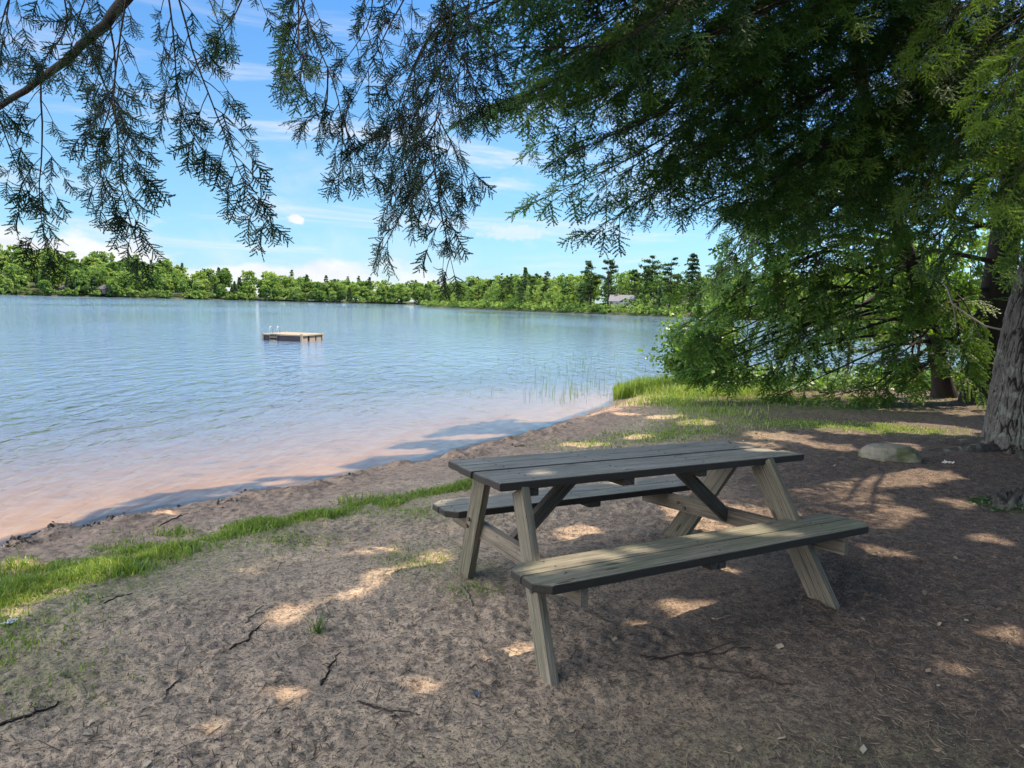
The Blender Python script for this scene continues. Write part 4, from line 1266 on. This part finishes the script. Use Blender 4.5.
for _u, _v, _Y, _r in ((208, 22, 3.6, .16), (222, 40, 3.6, .10), (298, 60, 3.3, .16), (312, 30, 3.4, .12), (336, 84, 3.4, .06), (690, 18, 5.8, .30), (720, 50, 6.2, .22), (640, 40, 5.6, .12), (590, 22, 5.2, .1),
                       (990, 130, 7.0, .45), (1005, 230, 6.6, .35), (960, 250, 7.4, .3), (930, 180, 7.6, .3), (880, 250, 13, .5), (930, 340, 14, .7), (850, 330, 13.2, .35), (905, 385, 14, .5), (760, 335, 13, .3), (900, 60, 7.4, .25), (800, 300, 13, .3)):
    _p = at(_u, _v, _Y); FLECKS.append((_p[0], _p[1], _p[2], _r, _r))
for _u, _v, _Y, _q in ((1000, 110, 7.0, .7), (985, 200, 7.2, .6), (1012, 50, 6.6, .7), (930, 60, 7.4, .5), (960, 150, 7.0, .5)):
    _p = at(_u, _v, _Y); FLECKS.append((_p[0], _p[1], _p[2], _q, _q))
_r = np.random.default_rng(61)
for _k in range(50):
    _p = at(_r.uniform(945, 1040), _r.uniform(0, 300), _r.uniform(6.3, 8)); _q = _r.uniform(.14, .36); FLECKS.append((_p[0], _p[1], _p[2], _q, _q))
for _k in range(30):
    _p = at(_r.uniform(690, 960), _r.uniform(200, 385), _r.uniform(12.6, 14)); _q = _r.uniform(.12, .34); FLECKS.append((_p[0], _p[1], _p[2], _q, _q))
SHADE = np.array([(-4.1, 4.7), (-3.15, 6.6), (-2.4, 8.6), (-1.3, 11.3), (.3, 13.2), (2.2, 13.4), (4.2, 12.9), (7, 12.7), (11, 13.2), (17, 13), (17, -3), (2, -5), (-6, -4), (-6.5, 2)])  # ground outline that the added leaf clumps are made to shade


def in_poly(x, y, P):
    r = np.zeros(len(x), bool)
    j = len(P) - 1
    for i in range(len(P)):
        (ax, ay), (bx, by) = P[i], P[j]
        c = ((ay > y) != (by > y)) & (x < (bx - ax) * (y - ay) / (by - ay + 1e-12) + ax)
        r ^= c; j = i
    return r


def crowns():
    rg = np.random.default_rng(77)
    n = 150000
    gx, gy = rg.uniform(-8, 18, n), rg.uniform(-6, 19, n)
    wob = .8 * fbm(gx * .55, gy * .55, None, 4, .6)
    keep = in_poly(gx + wob, gy + .8 * fbm(gx * .55 + 50, gy * .55, None, 4, .6), SHADE)
    gx, gy = gx[keep], gy[keep]
    h = rg.uniform(7.2, 10.2, len(gx))
    C = np.stack([gx, gy, np.zeros(len(gx))], -1) + SUN * (h / SUN[2])[:, None]
    keep = np.ones(len(gx), bool)
    size = rg.uniform(.18, .40, len(gx))
    for fx, fy, fz, ra, rb in FLECKS:
        g = C - SUN * ((C[:, 2] - fz) / SUN[2])[:, None]
        jit = 1 + .15 * rg.normal(size=len(g))
        m = .05 + size * .12
        d = ((g[:, 0] - fx) / (ra + m)) ** 2 + ((g[:, 1] - fy) / (rb + m)) ** 2
        keep &= d > jit
    C, size = C[keep], size[keep]
    # each added leaf clump is parented to the nearer of the two trees
    tz = 8.0
    own = [(overhead, HEM, np.array([HEM[0] + .2, HEM[1] + .1])), (old, OLD, np.array([OLD[0] + 1.4, OLD[1] + .2]))]
    d = np.stack([np.linalg.norm(C[:, :2] - o[2], axis=1) for o in own], 1)
    w = d.argmin(1)
    for k, (root, org, _) in enumerate(own):
        q = C[w == k]; s = size[w == k]
        Nn = unit(rg.normal(size=(len(q), 3)) * .6 + SUN * 1.0)
        V, T, A = quads_at(q, Nn, s, rg, rg.uniform(0, 1, len(q)))
        link('crown', np_mesh('crown', V - org, T, {'rnd': A}), M['canopy'], root)  # out of view, placed only where it blocks the sun


crowns()


# ------------------------------------------------------------------ bush, saplings, undergrowth at the right shore
def leaf_cloud(rg, C, N, size, tone, acc):
    V, T, A = quads_at(C, N, size, rg, tone); acc.add(V, T, A)


def bush_and_saplings():
    rg = np.random.default_rng(88)
    b = on_z(706, 393, -.2); b = np.array([b[0], b[1], hz(b[0], b[1])])
    root = empty('leafy_bush', b)
    tag(root, 'rounded leafy green bush at the water edge left of the hemlock boughs', 'bush')
    st, lf = Acc(), Acc()
    tips = []
    for k in range(34):
        a = rg.uniform(0, 6.283); rr = rg.uniform(.3, 1.05); h = rg.uniform(.6, 2.05) * (1 - .25 * rr)
        tip = np.array([rr * math.cos(a) - .1, rr * math.sin(a) * .8, h])
        P = np.array([[rg.normal() * .08, rg.normal() * .08, -.05], tip * np.array([.35, .35, .5]), tip])
        tube(st, P + b, [.016, .011, .004], 5, .5); tips.append(P)
    for P in tips:
        m = 330
        t = rg.uniform(.25, 1.05, m); c = P[1] + (P[2] - P[1]) * ((t - .5) * 2)[:, None]; c[t < .5] = (P[0] + (P[1] - P[0]) * (t * 2)[:, None])[t < .5]
        c = c + np.clip(rg.normal(size=(m, 3)), -1.7, 1.7) * np.array([.16, .16, .13])
        leaf_cloud(rg, c + b, unit(rg.normal(size=(m, 3)) * .6 + np.array([-.1, -.2, .8])), rg.uniform(.06, .115, m), np.clip(rg.uniform(0, .8, m) + rg.normal() * .15, 0, 1), lf)
    link('stem', st.mesh('stem', True, b), M['twig'], root)
    link('foliage', lf.mesh('foliage', False, b), M['broadleaf'], root)
    # sunlit young trees further along the shore
    for (u, v, Y, H, lab) in ((846, 380, 20.5, 3.6, None), (880, 380, 22, 4.6, None), (915, 382, 20.8, 4.2, None), (960, 384, 21.5, 4.6, None), (1010, 385, 20, 5.2, None), (1060, 385, 21, 5.5, None)):
        p = at(u, v, Y); p = np.array([p[0], p[1], max(hz(p[0], p[1]), WATER - .1)])
        o = empty('young_tree', p)
        tag(o, 'bright sunlit sapling glimpsed through the dark hemlock boughs', 'young tree', 'sunlit saplings behind the hemlock boughs')
        lf, st = Acc(), Acc()
        tube(st, np.array([p, p + [.05, 0, H * .5], p + [0, .05, H * .95]]), [.045, .03, .008], 6, .5)
        P, N, s, a = deciduous(rg, H, H * .62, 1500, .13)
        keep = P[:, 2] > .5
        lf.add(*quads_at(P[keep] + p, N[keep], s[keep], rg, a[keep]))
        link('trunk', st.mesh('trunk', True, p), M['twig'], o)
        link('crown', lf.mesh('crown', False, p), M['sapling'], o)
    # ragged low plants under the hemlocks
    lf = Acc()
    for k in range(190):
        t = rg.uniform(0, 1)
        u = 690 + 330 * t; v = 392 - rg.uniform(-4, 7)
        p = on_z(u, v, -.15)
        h = rg.uniform(.15, .6)
        m = 60
        c = np.array([p[0], p[1], hz(p[0], p[1])]) + np.stack([rg.normal(size=m) * .22, rg.normal(size=m) * .22, rg.uniform(0, 1, m) ** .7 * h], -1)
        leaf_cloud(rg, c, unit(rg.normal(size=(m, 3)) * .5 + np.array([0, -.2, .8])), rg.uniform(.05, .11, m), np.clip(rg.uniform(0, .6, m) + rg.normal() * .2, 0, 1), lf)
    tag(link('undergrowth', lf.mesh('undergrowth'), M['broadleaf']), 'low leafy plants in the shade under the shore hemlocks', 'undergrowth', None, 'stuff')


bush_and_saplings()


# ------------------------------------------------------------------ grass, reeds
def blades(acc, X, Y, H, rg, w=.004, lean=.5, tone=None, z=None):
    n = len(X)
    Z = height(X, Y) - .005 if z is None else z
    a = rg.uniform(0, 6.283, n); d = np.stack([np.cos(a), np.sin(a), np.zeros(n)], -1)
    b2 = rg.uniform(0, 6.283, n); s = np.stack([np.cos(b2), np.sin(b2), np.zeros(n)], -1) * (w * rg.uniform(.7, 1.3, n))[:, None]
    l = (H * rg.uniform(0, lean, n))[:, None]
    p0 = np.stack([X, Y, Z], -1); up = np.array([0, 0, 1.0])
    p1 = p0 + up * (H * .55)[:, None] + d * l * .35; p2 = p0 + up * H[:, None] * (1 - .25 * (l / H[:, None]) ** 2) + d * l
    V = np.stack([p0 - s, p0 + s, p1 - s * .8, p1 + s * .8, p2], 1).reshape(-1, 3)
    b = np.arange(n)[:, None] * 5
    T = np.concatenate([b + np.array([[0, 1, 3]]), b + np.array([[0, 3, 2]]), b + np.array([[2, 3, 4]])])
    tn = np.where(rg.random(n) < .12, rg.uniform(.8, 1, n), rg.uniform(0, .8, n)) if tone is None else tone
    acc.add(V, T, np.repeat(tn, 5))


def grasses():
    rg = np.random.default_rng(99)
    g = Acc()
    # the strip along the top of the beach
    up = np.array([(-3.6, 3.2), (-3.0, 4.1), (-2.86, 4.58), (-2.51, 4.91), (-1.96, 5.46), (-1.33, 6.08), (-.50, 6.62), (-.1, 7.1)])
    lo = np.array([(-3.1, 2.7), (-2.62, 3.55), (-2.50, 4.05), (-2.28, 4.55), (-1.84, 5.2), (-1.26, 5.86), (-.48, 6.45), (-.05, 7.0)])
    n = 60000
    t = rg.uniform(0, 1, n) ** 1.0; s = rg.normal(.5, .58, n)
    i = t * (len(up) - 1); i0 = np.minimum(i.astype(int), len(up) - 2); f = (i - i0)[:, None]
    A, B = up[i0] * (1 - f) + up[i0 + 1] * f, lo[i0] * (1 - f) + lo[i0 + 1] * f
    P = A + (B - A) * s[:, None]
    dens = fbm(P[:, 0] * 3.2, P[:, 1] * 3.2, None, 3)
    thin = .75 - .55 * sstep(.6, 1, t)
    big = fbm(P[:, 0] * 1.1 + 3, P[:, 1] * 1.1, None, 2)
    k = (1.1 * dens + .5 * big + thin + .25 - 1.05 * np.abs(s - .5)) > rg.uniform(-.2, 1.35, n)
    P, dn = P[k], dens[k]
    blades(g, P[:, 0], P[:, 1], .018 + .065 * np.clip(rg.uniform(0, 1, len(P)) * (.45 + dn), 0, 1), rg, .0032, .9)
    # thin sprinkled grass patches
    for (cx, cy, rx, ry, m, hh) in ((-2.55, 3.35, .45, .35, 2200, .03), (-2.1, 2.95, .4, .25, 700, .025), (-2.3, 2.6, .3, .2, 500, .025), (-.5, 4.55, .25, .3, 700, .03), (-.75, 5.7, .6, .25, 1500, .025), (-1.6, 4.9, .5, .3, 1500, .025),
                                    (1.0, 9.0, .6, .35, 900, .035), (1.7, 9.5, .5, .6, 1200, .04), (2.6, 10.6, .6, .9, 1100, .05), (2.3, 9.9, .5, .6, 1500, .04), (3.3, 12.0, .6, 1.2, 1500, .09), (2.9, 13.6, .6, .7, 2600, .11),
                                    (4.4, 10.6, 1.3, .4, 3500, .035), (5.4, 10.3, .7, .35, 2000, .03), (4.5, 13.4, 1.2, .7, 2200, .07), (6.5, 13.8, 1.6, .6, 1800, .07), (3.9, 14.8, .9, .6, 5000, .2)):
        x, y = rg.normal(cx, rx * .6, m), rg.normal(cy, ry * .6, m)
        k = fbm(x * 4, y * 4, None, 3) > rg.uniform(-.7, .6, m)
        x, y = x[k], y[k]
        far = cy > 8
        blades(g, x, y, hh * rg.uniform(.5, 1.4, len(x)), rg, .005 if far else .003, .8)
    tag(link('grass', g.mesh('grass'), M['grass']), 'bright green grass along the top of the little beach and in thin patches', 'grass', None, 'stuff')
    r = Acc()
    # bright reed bed on the shore point
    n = 3600
    u = rg.uniform(614, 690, n); v = 399 - (u - 614) * .03 - rg.uniform(0, 11, n)
    P = np.array([on_z(a, b, WATER) for a, b in zip(u, v)])
    blades(r, P[:, 0], P[:, 1], rg.uniform(.2, .5, n) * np.interp(u, [614, 640, 690], [.6, 1, 1.1]), rg, .009, .35, None, np.maximum(height(P[:, 0], P[:, 1]), WATER - .1))
    # sparse thin reeds standing in the shallows
    n = 300
    u = rg.normal(575, 48, n); v = rg.uniform(352, 402, n)
    k = (u < 668) & (u > 470) & (v < 405 - np.maximum(0, 600 - u) * .1); u, v = u[k], v[k]
    P = np.array([on_z(a, b, WATER) for a, b in zip(u, v)])
    blades(r, P[:, 0], P[:, 1], rg.uniform(.2, .55, len(u)), rg, .0055, .25, rg.uniform(0, .2, len(u)), np.full(len(u), WATER - .15))
    tag(link('reeds', r.mesh('reeds'), M['reed']), 'bright reeds on the shore point and thin stems standing in the shallows', 'reeds', None, 'stuff')


grasses()


# ------------------------------------------------------------------ small things on the ground
def rock():
    c = np.array([4.26, 8.2]); z = hz(*c)
    bm = bmesh.new(); bmesh.ops.create_icosphere(bm, subdivisions=5, radius=1)
    V = np.array([v.co[:] for v in bm.verts])
    top = np.clip(V[:, 2], -1, 1)
    s = 1 + .16 * fbm(V[:, 0] * 1.3 + 4, V[:, 1] * 1.3, V[:, 2] * 1.3, 3) + .025 * fbm(V[:, 0] * 8, V[:, 1] * 8, V[:, 2] * 8, 3)
    V = V * s[:, None]
    V[:, 0] += .22 * V[:, 2] - .12 * V[:, 1]
    V[:, 2] = np.where(V[:, 2] > .55, .62 + (V[:, 2] - .62) * .5, V[:, 2])
    V = V * np.array([.28, .19, .18]) + np.array([0, 0, .0])
    V[:, 2] += .04 * np.clip(-V[:, 0], -.3, .3)
    for v, p in zip(bm.verts, V): v.co = p
    for f in bm.faces: f.smooth = True
    me = bpy.data.meshes.new('rock'); bm.to_mesh(me); bm.free()
    n = NT('mossy_rock'); o_ = n.obj()
    cc = n.mix(n.noise(o_, 7, 7, .65), (.14, .125, .10), (.29, .26, .20))
    cc = n.mix(n.maprange(n.noise(o_, 4, 6, .7), .45, .6), cc, (.12, .125, .06))
    o = link('rock', me, n.surf(n.pbr(cc, .9, n.bump(n.noise(o_, 30, 6, .7), .5, .02), .2)))
    o.location = (c[0], c[1], z + .015); o.rotation_euler = (0, 0, R(-6))
    tag(o, 'flat mossy grey rock half buried in the ground left of the big tree', 'rock')


def stump():
    p = on_z(1008, 505, 0.0); z = hz(p[0], p[1])
    root = empty('tree_stump', (p[0], p[1], z)); tag(root, 'low rotten stump with moss at its foot near the right edge', 'stump')
    a = Acc(); rg = np.random.default_rng(4)
    th = np.linspace(0, 2 * math.pi, 28, endpoint=False)
    zs = [-.05, .0, .04, .075, .095]
    V = []
    for k, zz in enumerate(zs):
        r = (.21, .19, .16, .14, .13)[k] * (1 + .13 * np.cos(3 * th + 1) + .07 * np.cos(7 * th) + .04 * rg.normal(size=28))
        hh = zz + (.05 * np.cos(th + .5) + .03 * rg.normal(size=28)) * (k / 4)
        V.append(np.stack([r * np.cos(th), r * np.sin(th), hh], -1))
    V.append(np.array([[0, 0, .05]])); V = np.concatenate(V)
    T = []
    for k in range(4):
        for j in range(28):
            i, i2 = k * 28 + j, k * 28 + (j + 1) % 28
            T += [(i, i2, i2 + 28), (i, i2 + 28, i + 28)]
    for j in range(28): T.append((4 * 28 + j, 4 * 28 + (j + 1) % 28, 140))
    a.add(V, T, rg.uniform(.2, .8, len(V)))
    link('wood', a.mesh('stump', True), M['bark'], root)
    m = Acc()
    n = 500
    t, r = rg.uniform(2.2, 5.4, n), rg.uniform(.15, .32, n)
    C = np.stack([r * np.cos(t), r * np.sin(t), rg.uniform(0, .05, n) * (r < .22) + .01], -1)
    m.add(*quads_at(C, unit(rg.normal(size=(n, 3)) + np.array([0, 0, 1])), rg.uniform(.012, .03, n), rg, rg.uniform(0, 1, n)))
    link('moss', m.mesh('moss'), M['canopy'], root)


def twigs():
    """fallen sticks that can be told apart"""
    g = 'fallen sticks on the bare ground'
    S = (((160, 510), (196, 497), 'thin dark stick lying beside the grass strip', .010), ((228, 648), (262, 628), 'short dark stick on the bare ground left of centre', .011),
         ((318, 684), (324, 654), 'short stick pointing at the sun fleck left of the table', .009), ((0, 733), (58, 706), 'long curved stick at the lower left edge', .012),
         ((166, 694), (186, 678), 'small stick in the left foreground', .008), ((640, 660), (745, 652), 'long thin root-like stick in front of the table', .011),
         ((700, 668), (800, 684), 'curved stick in the right foreground', .010), ((462, 590), (492, 606), 'pale root stub beside the table leg at the back left', .018),
         ((104, 600), (128, 590), 'thin stick at the lower edge of the grass', .009), ((360, 706), (420, 716), 'bent twig low in the middle foreground', .008),
         ((246, 622), (268, 606), 'pale twig near the faint sun fleck', .008), ((866, 458), (880, 452), 'pale wood chip against the rock', .012))
    for (a, b, lb, r) in S:
        rg = np.random.default_rng(int(a[0] * 7 + a[1])); r = r * .6
        p, q = on_z(*a, 0), on_z(*b, 0)
        n = 12; t = np.linspace(0, 1, n)[:, None]
        Q = p + (q - p) * t + np.cumsum(rg.normal(size=(n, 3)), 0) * .008
        Q[:, 2] = height(Q[:, 0], Q[:, 1]) + r * .55
        acc = Acc(); c = Q[n // 2]
        tube(acc, Q, np.linspace(r, r * .45, n) * (1 + .15 * rg.normal(size=n)), 7, .4, True)
        e = Q[8] + np.array([rg.normal() * .07, rg.normal() * .07, 0]); e[2] = hz(e[0], e[1]) + .012
        tube(acc, np.array([Q[6], (Q[6] + e) / 2 + [0, 0, .006], e]), [r * .5, r * .4, r * .25], 5, .4)
        pale_ = 'pale' in lb
        o = link('fallen_stick' if 'root' not in lb else 'root_stub', acc.mesh('stick', True, c), M['dead_twig'] if pale_ else M['twig'])
        o.location = c
        tag(o, lb, 'stick', g)


def litter():
    rg = np.random.default_rng(123)
    a = Acc()
    n = 26000
    r = 2.2 * (13 / 2.2) ** rg.uniform(0, 1, n); th = rg.uniform(R(-40), R(42), n)
    x, y = r * np.sin(th), r * np.cos(th)
    s = shore_dist(x, y)
    k = (s > 1.3) & (rg.random(n) < .35 + .65 * sstep(-1, 4, x + .2 * fbm(x, y)))
    x, y = x[k], y[k]; n = len(x)
    # slim bits: needles and twig fragments
    L = rg.uniform(.008, .028, n) * (1 + .9 * (rg.random(n) < .06)); an = rg.uniform(0, 6.283, n); w = rg.uniform(.0012, .0026, n)
    d = np.stack([np.cos(an), np.sin(an), rg.normal(size=n) * .18], -1); sd = np.stack([-np.sin(an), np.cos(an), np.zeros(n)], -1)
    C = np.stack([x, y, height(x, y) + .004 + rg.uniform(0, .004, n)], -1)
    V = np.stack([C - d * L[:, None] - sd * w[:, None], C - d * L[:, None] + sd * w[:, None], C + d * L[:, None] + sd * w[:, None], C + d * L[:, None] - sd * w[:, None], C + np.array([0, 0, .0025])], 1).reshape(-1, 3)
    b = np.arange(n)[:, None] * 5
    T = np.concatenate([b + np.array([t]) for t in ([0, 1, 4], [1, 2, 4], [2, 3, 4], [3, 0, 4])])
    a.add(V, T, np.repeat(rg.uniform(0, .75, n), 5))
    # small dead leaves
    m = 1100
    r = 2.3 * (13 / 2.3) ** rg.uniform(0, 1, m); th = rg.uniform(R(-38), R(42), m); x, y = r * np.sin(th), r * np.cos(th)
    k = (shore_dist(x, y) > 1.6) & (rg.random(m) < .25 + .75 * sstep(0, 4, x)); x, y = x[k], y[k]; m = len(x)
    C = np.stack([x, y, height(x, y) + .008], -1)
    a.add(*quads_at(C, unit(rg.normal(size=(m, 3)) * .35 + np.array([0, 0, 1])), rg.uniform(.014, .04, m), rg, rg.uniform(.35, 1, m)))
    mt = NT('dead_litter')
    c = mt.ramp(mt.attr('rnd'), [(0, (.045, .032, .025)), (.45, (.13, .095, .07)), (.8, (.22, .16, .11)), (1, (.32, .27, .20))])
    tag(link('litter', a.mesh('litter'), mt.surf(mt.pbr(c, .9))), 'brown needles, twig bits and dead leaves strewn over the bare ground', 'leaf litter', None, 'stuff')
    # dark lumps of wet leaves and weed along the beach
    w = Acc()
    for (u, v, ru, rv) in ((66, 533, 26, 4), (108, 527, 20, 5), (40, 541, 22, 3), (178, 497, 16, 4), (230, 508, 16, 5), (244, 495, 10, 3), (128, 520, 10, 3), (290, 486, 5, 2), (470, 467, 10, 2), (590, 408, 5, 2), (520, 452, 14, 2), (20, 552, 18, 3), (150, 512, 16, 3), (350, 476, 10, 2)):
        m = int(8 + ru * 2.6)
        P = np.array([on_z(u + rg.normal() * ru * .5, v + rg.normal() * rv * .5, -.2) for _ in range(m)])
        P[:, 2] = np.maximum(height(P[:, 0], P[:, 1]), WATER) + rg.uniform(0, .015, m)
        w.add(*quads_at(P, unit(rg.normal(size=(m, 3)) * .7 + np.array([0, 0, 1])), rg.uniform(.012, .034, m), rg, rg.uniform(0, .7, m)))
    mt2 = NT('wet_debris')
    c = mt2.ramp(mt2.attr('rnd'), [(0, (.045, .032, .024)), (1, (.16, .11, .075))])
    tag(link('debris', w.mesh('debris'), mt2.surf(mt2.pbr(c, .6))), 'dark wet leaves and weed washed up along the beach', 'debris', None, 'stuff')


def small_things():
    rg = np.random.default_rng(8)
    # sprig of weed standing in the bare ground
    p = on_z(318, 634, 0); p[2] = hz(p[0], p[1])
    a = Acc(); n = 44
    blades(a, p[0] + rg.normal(size=n) * .018, p[1] + rg.normal(size=n) * .018, rg.uniform(.03, .12, n), rg, .0014, 1.0, rg.uniform(0, .6, n), np.full(n, p[2]))
    for k in range(12):
        q = p + np.array([rg.normal() * .05, rg.normal() * .05, rg.uniform(.07, .13)])
        tube(a, np.array([p, (p + q) / 2 + rg.normal(size=3) * .01, q]), [.0016, .0014, .0008], 4, .2)
    o = link('weed_tuft', a.mesh('weed_tuft', False, p), M['broadleaf']); o.location = p
    tag(o, 'small sprig of weeds growing alone in the bare ground left of the table', 'weed')
    # grassy root clump by the table's back left leg
    p = on_z(470, 592, 0); p[2] = hz(p[0], p[1]); a = Acc(); n = 260
    blades(a, p[0] + rg.normal(size=n) * .09, p[1] + rg.normal(size=n) * .07, rg.uniform(.012, .05, n), rg, .002, 1.2, rg.uniform(0, .5, n))
    o = link('grass_tuft', a.mesh('grass_tuft', False, p), M['grass']); o.location = p
    tag(o, 'short tuft of grass at the foot of the table leg nearest the lake', 'grass tuft', None, 'stuff')
    # pale scraps: crumpled litter left, dead leaf right
    def scrap(name, u, v, s, col, lb, cat):
        p = on_z(u, v, 0); z = hz(p[0], p[1])
        k = 7; X, Y = np.meshgrid(np.linspace(-1, 1, k), np.linspace(-.6, .6, k))
        Z = .16 * rg.normal(size=X.shape) + .25 * np.abs(X) + .2
        edge = 1 + .2 * rg.normal(size=X.shape)
        V = np.stack([X * edge, Y * edge, Z], -1).reshape(-1, 3) * s
        i = np.arange(k - 1)[:, None] * k + np.arange(k - 1)[None]
        q = np.stack([i, i + 1, i + k + 1, i + k], -1).reshape(-1, 4)
        o = link(name, np_mesh(name, V, q), plain(name + '_' + cat.replace(' ', '_'), col, .8, .2, 20))
        md = o.modifiers.new('thick', 'SOLIDIFY'); md.thickness = .002
        o.location = (p[0], p[1], z + .004); o.rotation_euler = (0, 0, rg.uniform(0, 6))
        tag(o, lb, cat)
    scrap('paper_scrap', 10, 620, .028, (.55, .55, .56), 'small crumpled white scrap lying at the left edge of the grass', 'paper scrap')
    scrap('dead_leaf', 948, 466, .045, (.42, .38, .32), 'pale curled dead leaf on the ground between the rock and the big tree', 'dead leaf')
    scrap('stone_chip', 476, 700, .022, (.12, .12, .13), 'small dark stone chip in the foreground left of the front table leg', 'stone')


rock(); stump(); twigs(); litter(); small_things()


# ------------------------------------------------------------------ sky, sun, camera
def sky():
    w = bpy.data.worlds.new('World'); scene.world = w; w.use_nodes = True
    t = w.node_tree; t.nodes.clear()
    n = NT.__new__(NT); n.t = t
    out = t.nodes.new('ShaderNodeOutputWorld')
    sk = t.nodes.new('ShaderNodeTexSky'); sk.sky_type = 'NISHITA'; sk.sun_disc = False
    sk.sun_elevation = SUN_EL; sk.sun_rotation = SUN_AZ
    sk.air_density = 1.0; sk.dust_density = .35; sk.ozone_density = 2.0; sk.altitude = 100
    d = n.n('ShaderNodeTexCoord').outputs['Generated']
    sp = n.n('ShaderNodeSeparateXYZ', None, Vector=d)
    x, y, z = sp.outputs
    az = n.math('ARCTAN2', x, y)                       # 0 = straight over the lake, + to the right
    el = n.math('ARCSINE', z)
    co = n.n('ShaderNodeCombineXYZ', None, X=az, Y=el, Z=0.0).outputs[0]
    tint = n.ramp(n.math('DIVIDE', el, 1.5), [(.02, (.29, .42, .56)), (.12, (.37, .52, .59)), (.24, (.29, .51, .68)), (.5, (.42, .66, .82))])
    base = n.mix(1.0, sk.outputs[0], tint, 'MULTIPLY')
    # cumulus bank low on the left
    nb = n.noise(n.map(co, (7, 16, 1)), 1.0, 7, .55, .25)
    left = n.maprange(az, -.30, -.62, 0.0, 1.0)
    topl = n.math('ADD', .075, n.math('MULTIPLY', left, .06))
    prof = n.maprange(n.math('DIVIDE', el, topl), .1, 1.25, .24, -.18)
    band = n.maprange(n.math('ADD', n.math('SUBTRACT', nb, .5), n.math('MULTIPLY', prof, n.maprange(az, -.05, -.35, .25, 1.0))), .02, .20, 0, .92)
    band = n.math('MULTIPLY', band, n.maprange(az, .12, -.25, .25, 1.0))
    # thin streaks
    nc = n.noise(n.map(co, (2.6, 22, 1), (0, 0, R(-9)), (3.1, 0, 0)), 1.0, 7, .6, .7)
    st = n.math('MULTIPLY', n.maprange(nc, .49, .72, 0, .70), n.maprange(el, .0, .06, .3, 1.0))
    st = n.math('MULTIPLY', st, n.maprange(el, .20, .34, 1.0, .35))
    nv = n.noise(n.map(co, (4.5, 5, 1), (0, 0, 0), (7.7, 2.2, 0)), 1.0, 6, .6, .4)
    veil = n.maprange(nv, .52, .74, 0, .38)
    # one small puff
    def puff(u, v, ra, re, k):
        r_ = ray(u, v); a0, e0 = math.atan2(r_[0], r_[1]), math.asin(r_[2] / np.linalg.norm(r_))
        dx = n.math('DIVIDE', n.math('SUBTRACT', az, a0), ra); dy = n.math('DIVIDE', n.math('SUBTRACT', el, e0), re)
        rr = n.math('SQRT', n.math('ADD', n.math('MULTIPLY', dx, dx), n.math('MULTIPLY', dy, dy)))
        nn = n.noise(n.map(co, (90, 120, 1)), 1.0, 4, .6)
        return n.math('MULTIPLY', n.maprange(n.math('ADD', rr, n.math('MULTIPLY', n.math('SUBTRACT', nn, .5), 1.6)), .55, 1.1, 1, 0), k)
    pf = puff(296, 219, .014, .0075, .95)
    pf2 = puff(514, 232, .055, .012, .55)
    m = n.math('MAXIMUM', n.math('MAXIMUM', band, st), n.math('MAXIMUM', veil, n.math('MAXIMUM', pf, pf2)))
    shade = n.ramp(n.noise(n.map(co, (9, 24, 1)), 1.0, 6, .6), [(.3, tuple(CLOUD * v for v in (.80, .83, .90))), (.65, tuple(CLOUD * v for v in (1.02, 1.0, .98)))])
    c = n.mix(m, base, shade)
    # left and behind the photographer, out of view: bright clouds added as fill light
    back = n.math('MULTIPLY', n.maprange(az, -.95, -1.35, 0, 1), n.maprange(az, -3.0, -2.55, 0, 1))
    nk = n.noise(n.map(d, (2.2, 2.2, 3.4)), 1.0, 6, .55, .3)
    mk = n.math('MULTIPLY', back, n.maprange(nk, .34, .48, 0, 1))
    c = n.mix(mk, c, tuple(FILL_CLOUD * v for v in (.93, 1.0, 1.08)))
    bg = n.n('ShaderNodeBackground', None, Color=c, Strength=SKY_STRENGTH)
    t.links.new(bg.outputs[0], out.inputs[0])


CLOUD = 3.35
FILL_CLOUD = 13.0
SKY_STRENGTH = .12
EXPOSURE = 1.42
sky()
sl = bpy.data.lights.new('sun', 'SUN'); sl.energy = 3.9; sl.angle = R(.53); sl.color = (1.0, .85, .66)
so = bpy.data.objects.new('sun', sl); COL.objects.link(so)
so.rotation_euler = Vector((-SUN[0], -SUN[1], -SUN[2])).to_track_quat('-Z', 'Y').to_euler()
so.location = (20, 8, 30)

cd = bpy.data.cameras.new('camera'); cam = bpy.data.objects.new('camera', cd); COL.objects.link(cam)
cd.sensor_width = 36; cd.lens = F / 1024 * 36; cd.clip_start = .05; cd.clip_end = 6000
cam.matrix_world = Matrix.Translation((0, 0, CH)) @ Matrix.Rotation(math.pi / 2 - PITCH, 4, 'X') @ Matrix.Rotation(ROLL, 4, 'Z')
scene.camera = cam

vs = scene.view_settings
vs.view_transform = 'Standard'; vs.look = 'None'; vs.gamma = 1; vs.use_curve_mapping = False; vs.exposure = EXPOSURE
cy = scene.cycles
cy.use_denoising = True
cy.max_bounces = 7; cy.diffuse_bounces = 3; cy.glossy_bounces = 3; cy.transmission_bounces = 4; cy.transparent_max_bounces = 12
cy.caustics_reflective = False; cy.caustics_refractive = False
cy.sample_clamp_indirect = 4.0
cy.use_adaptive_sampling = True; cy.adaptive_threshold = .015
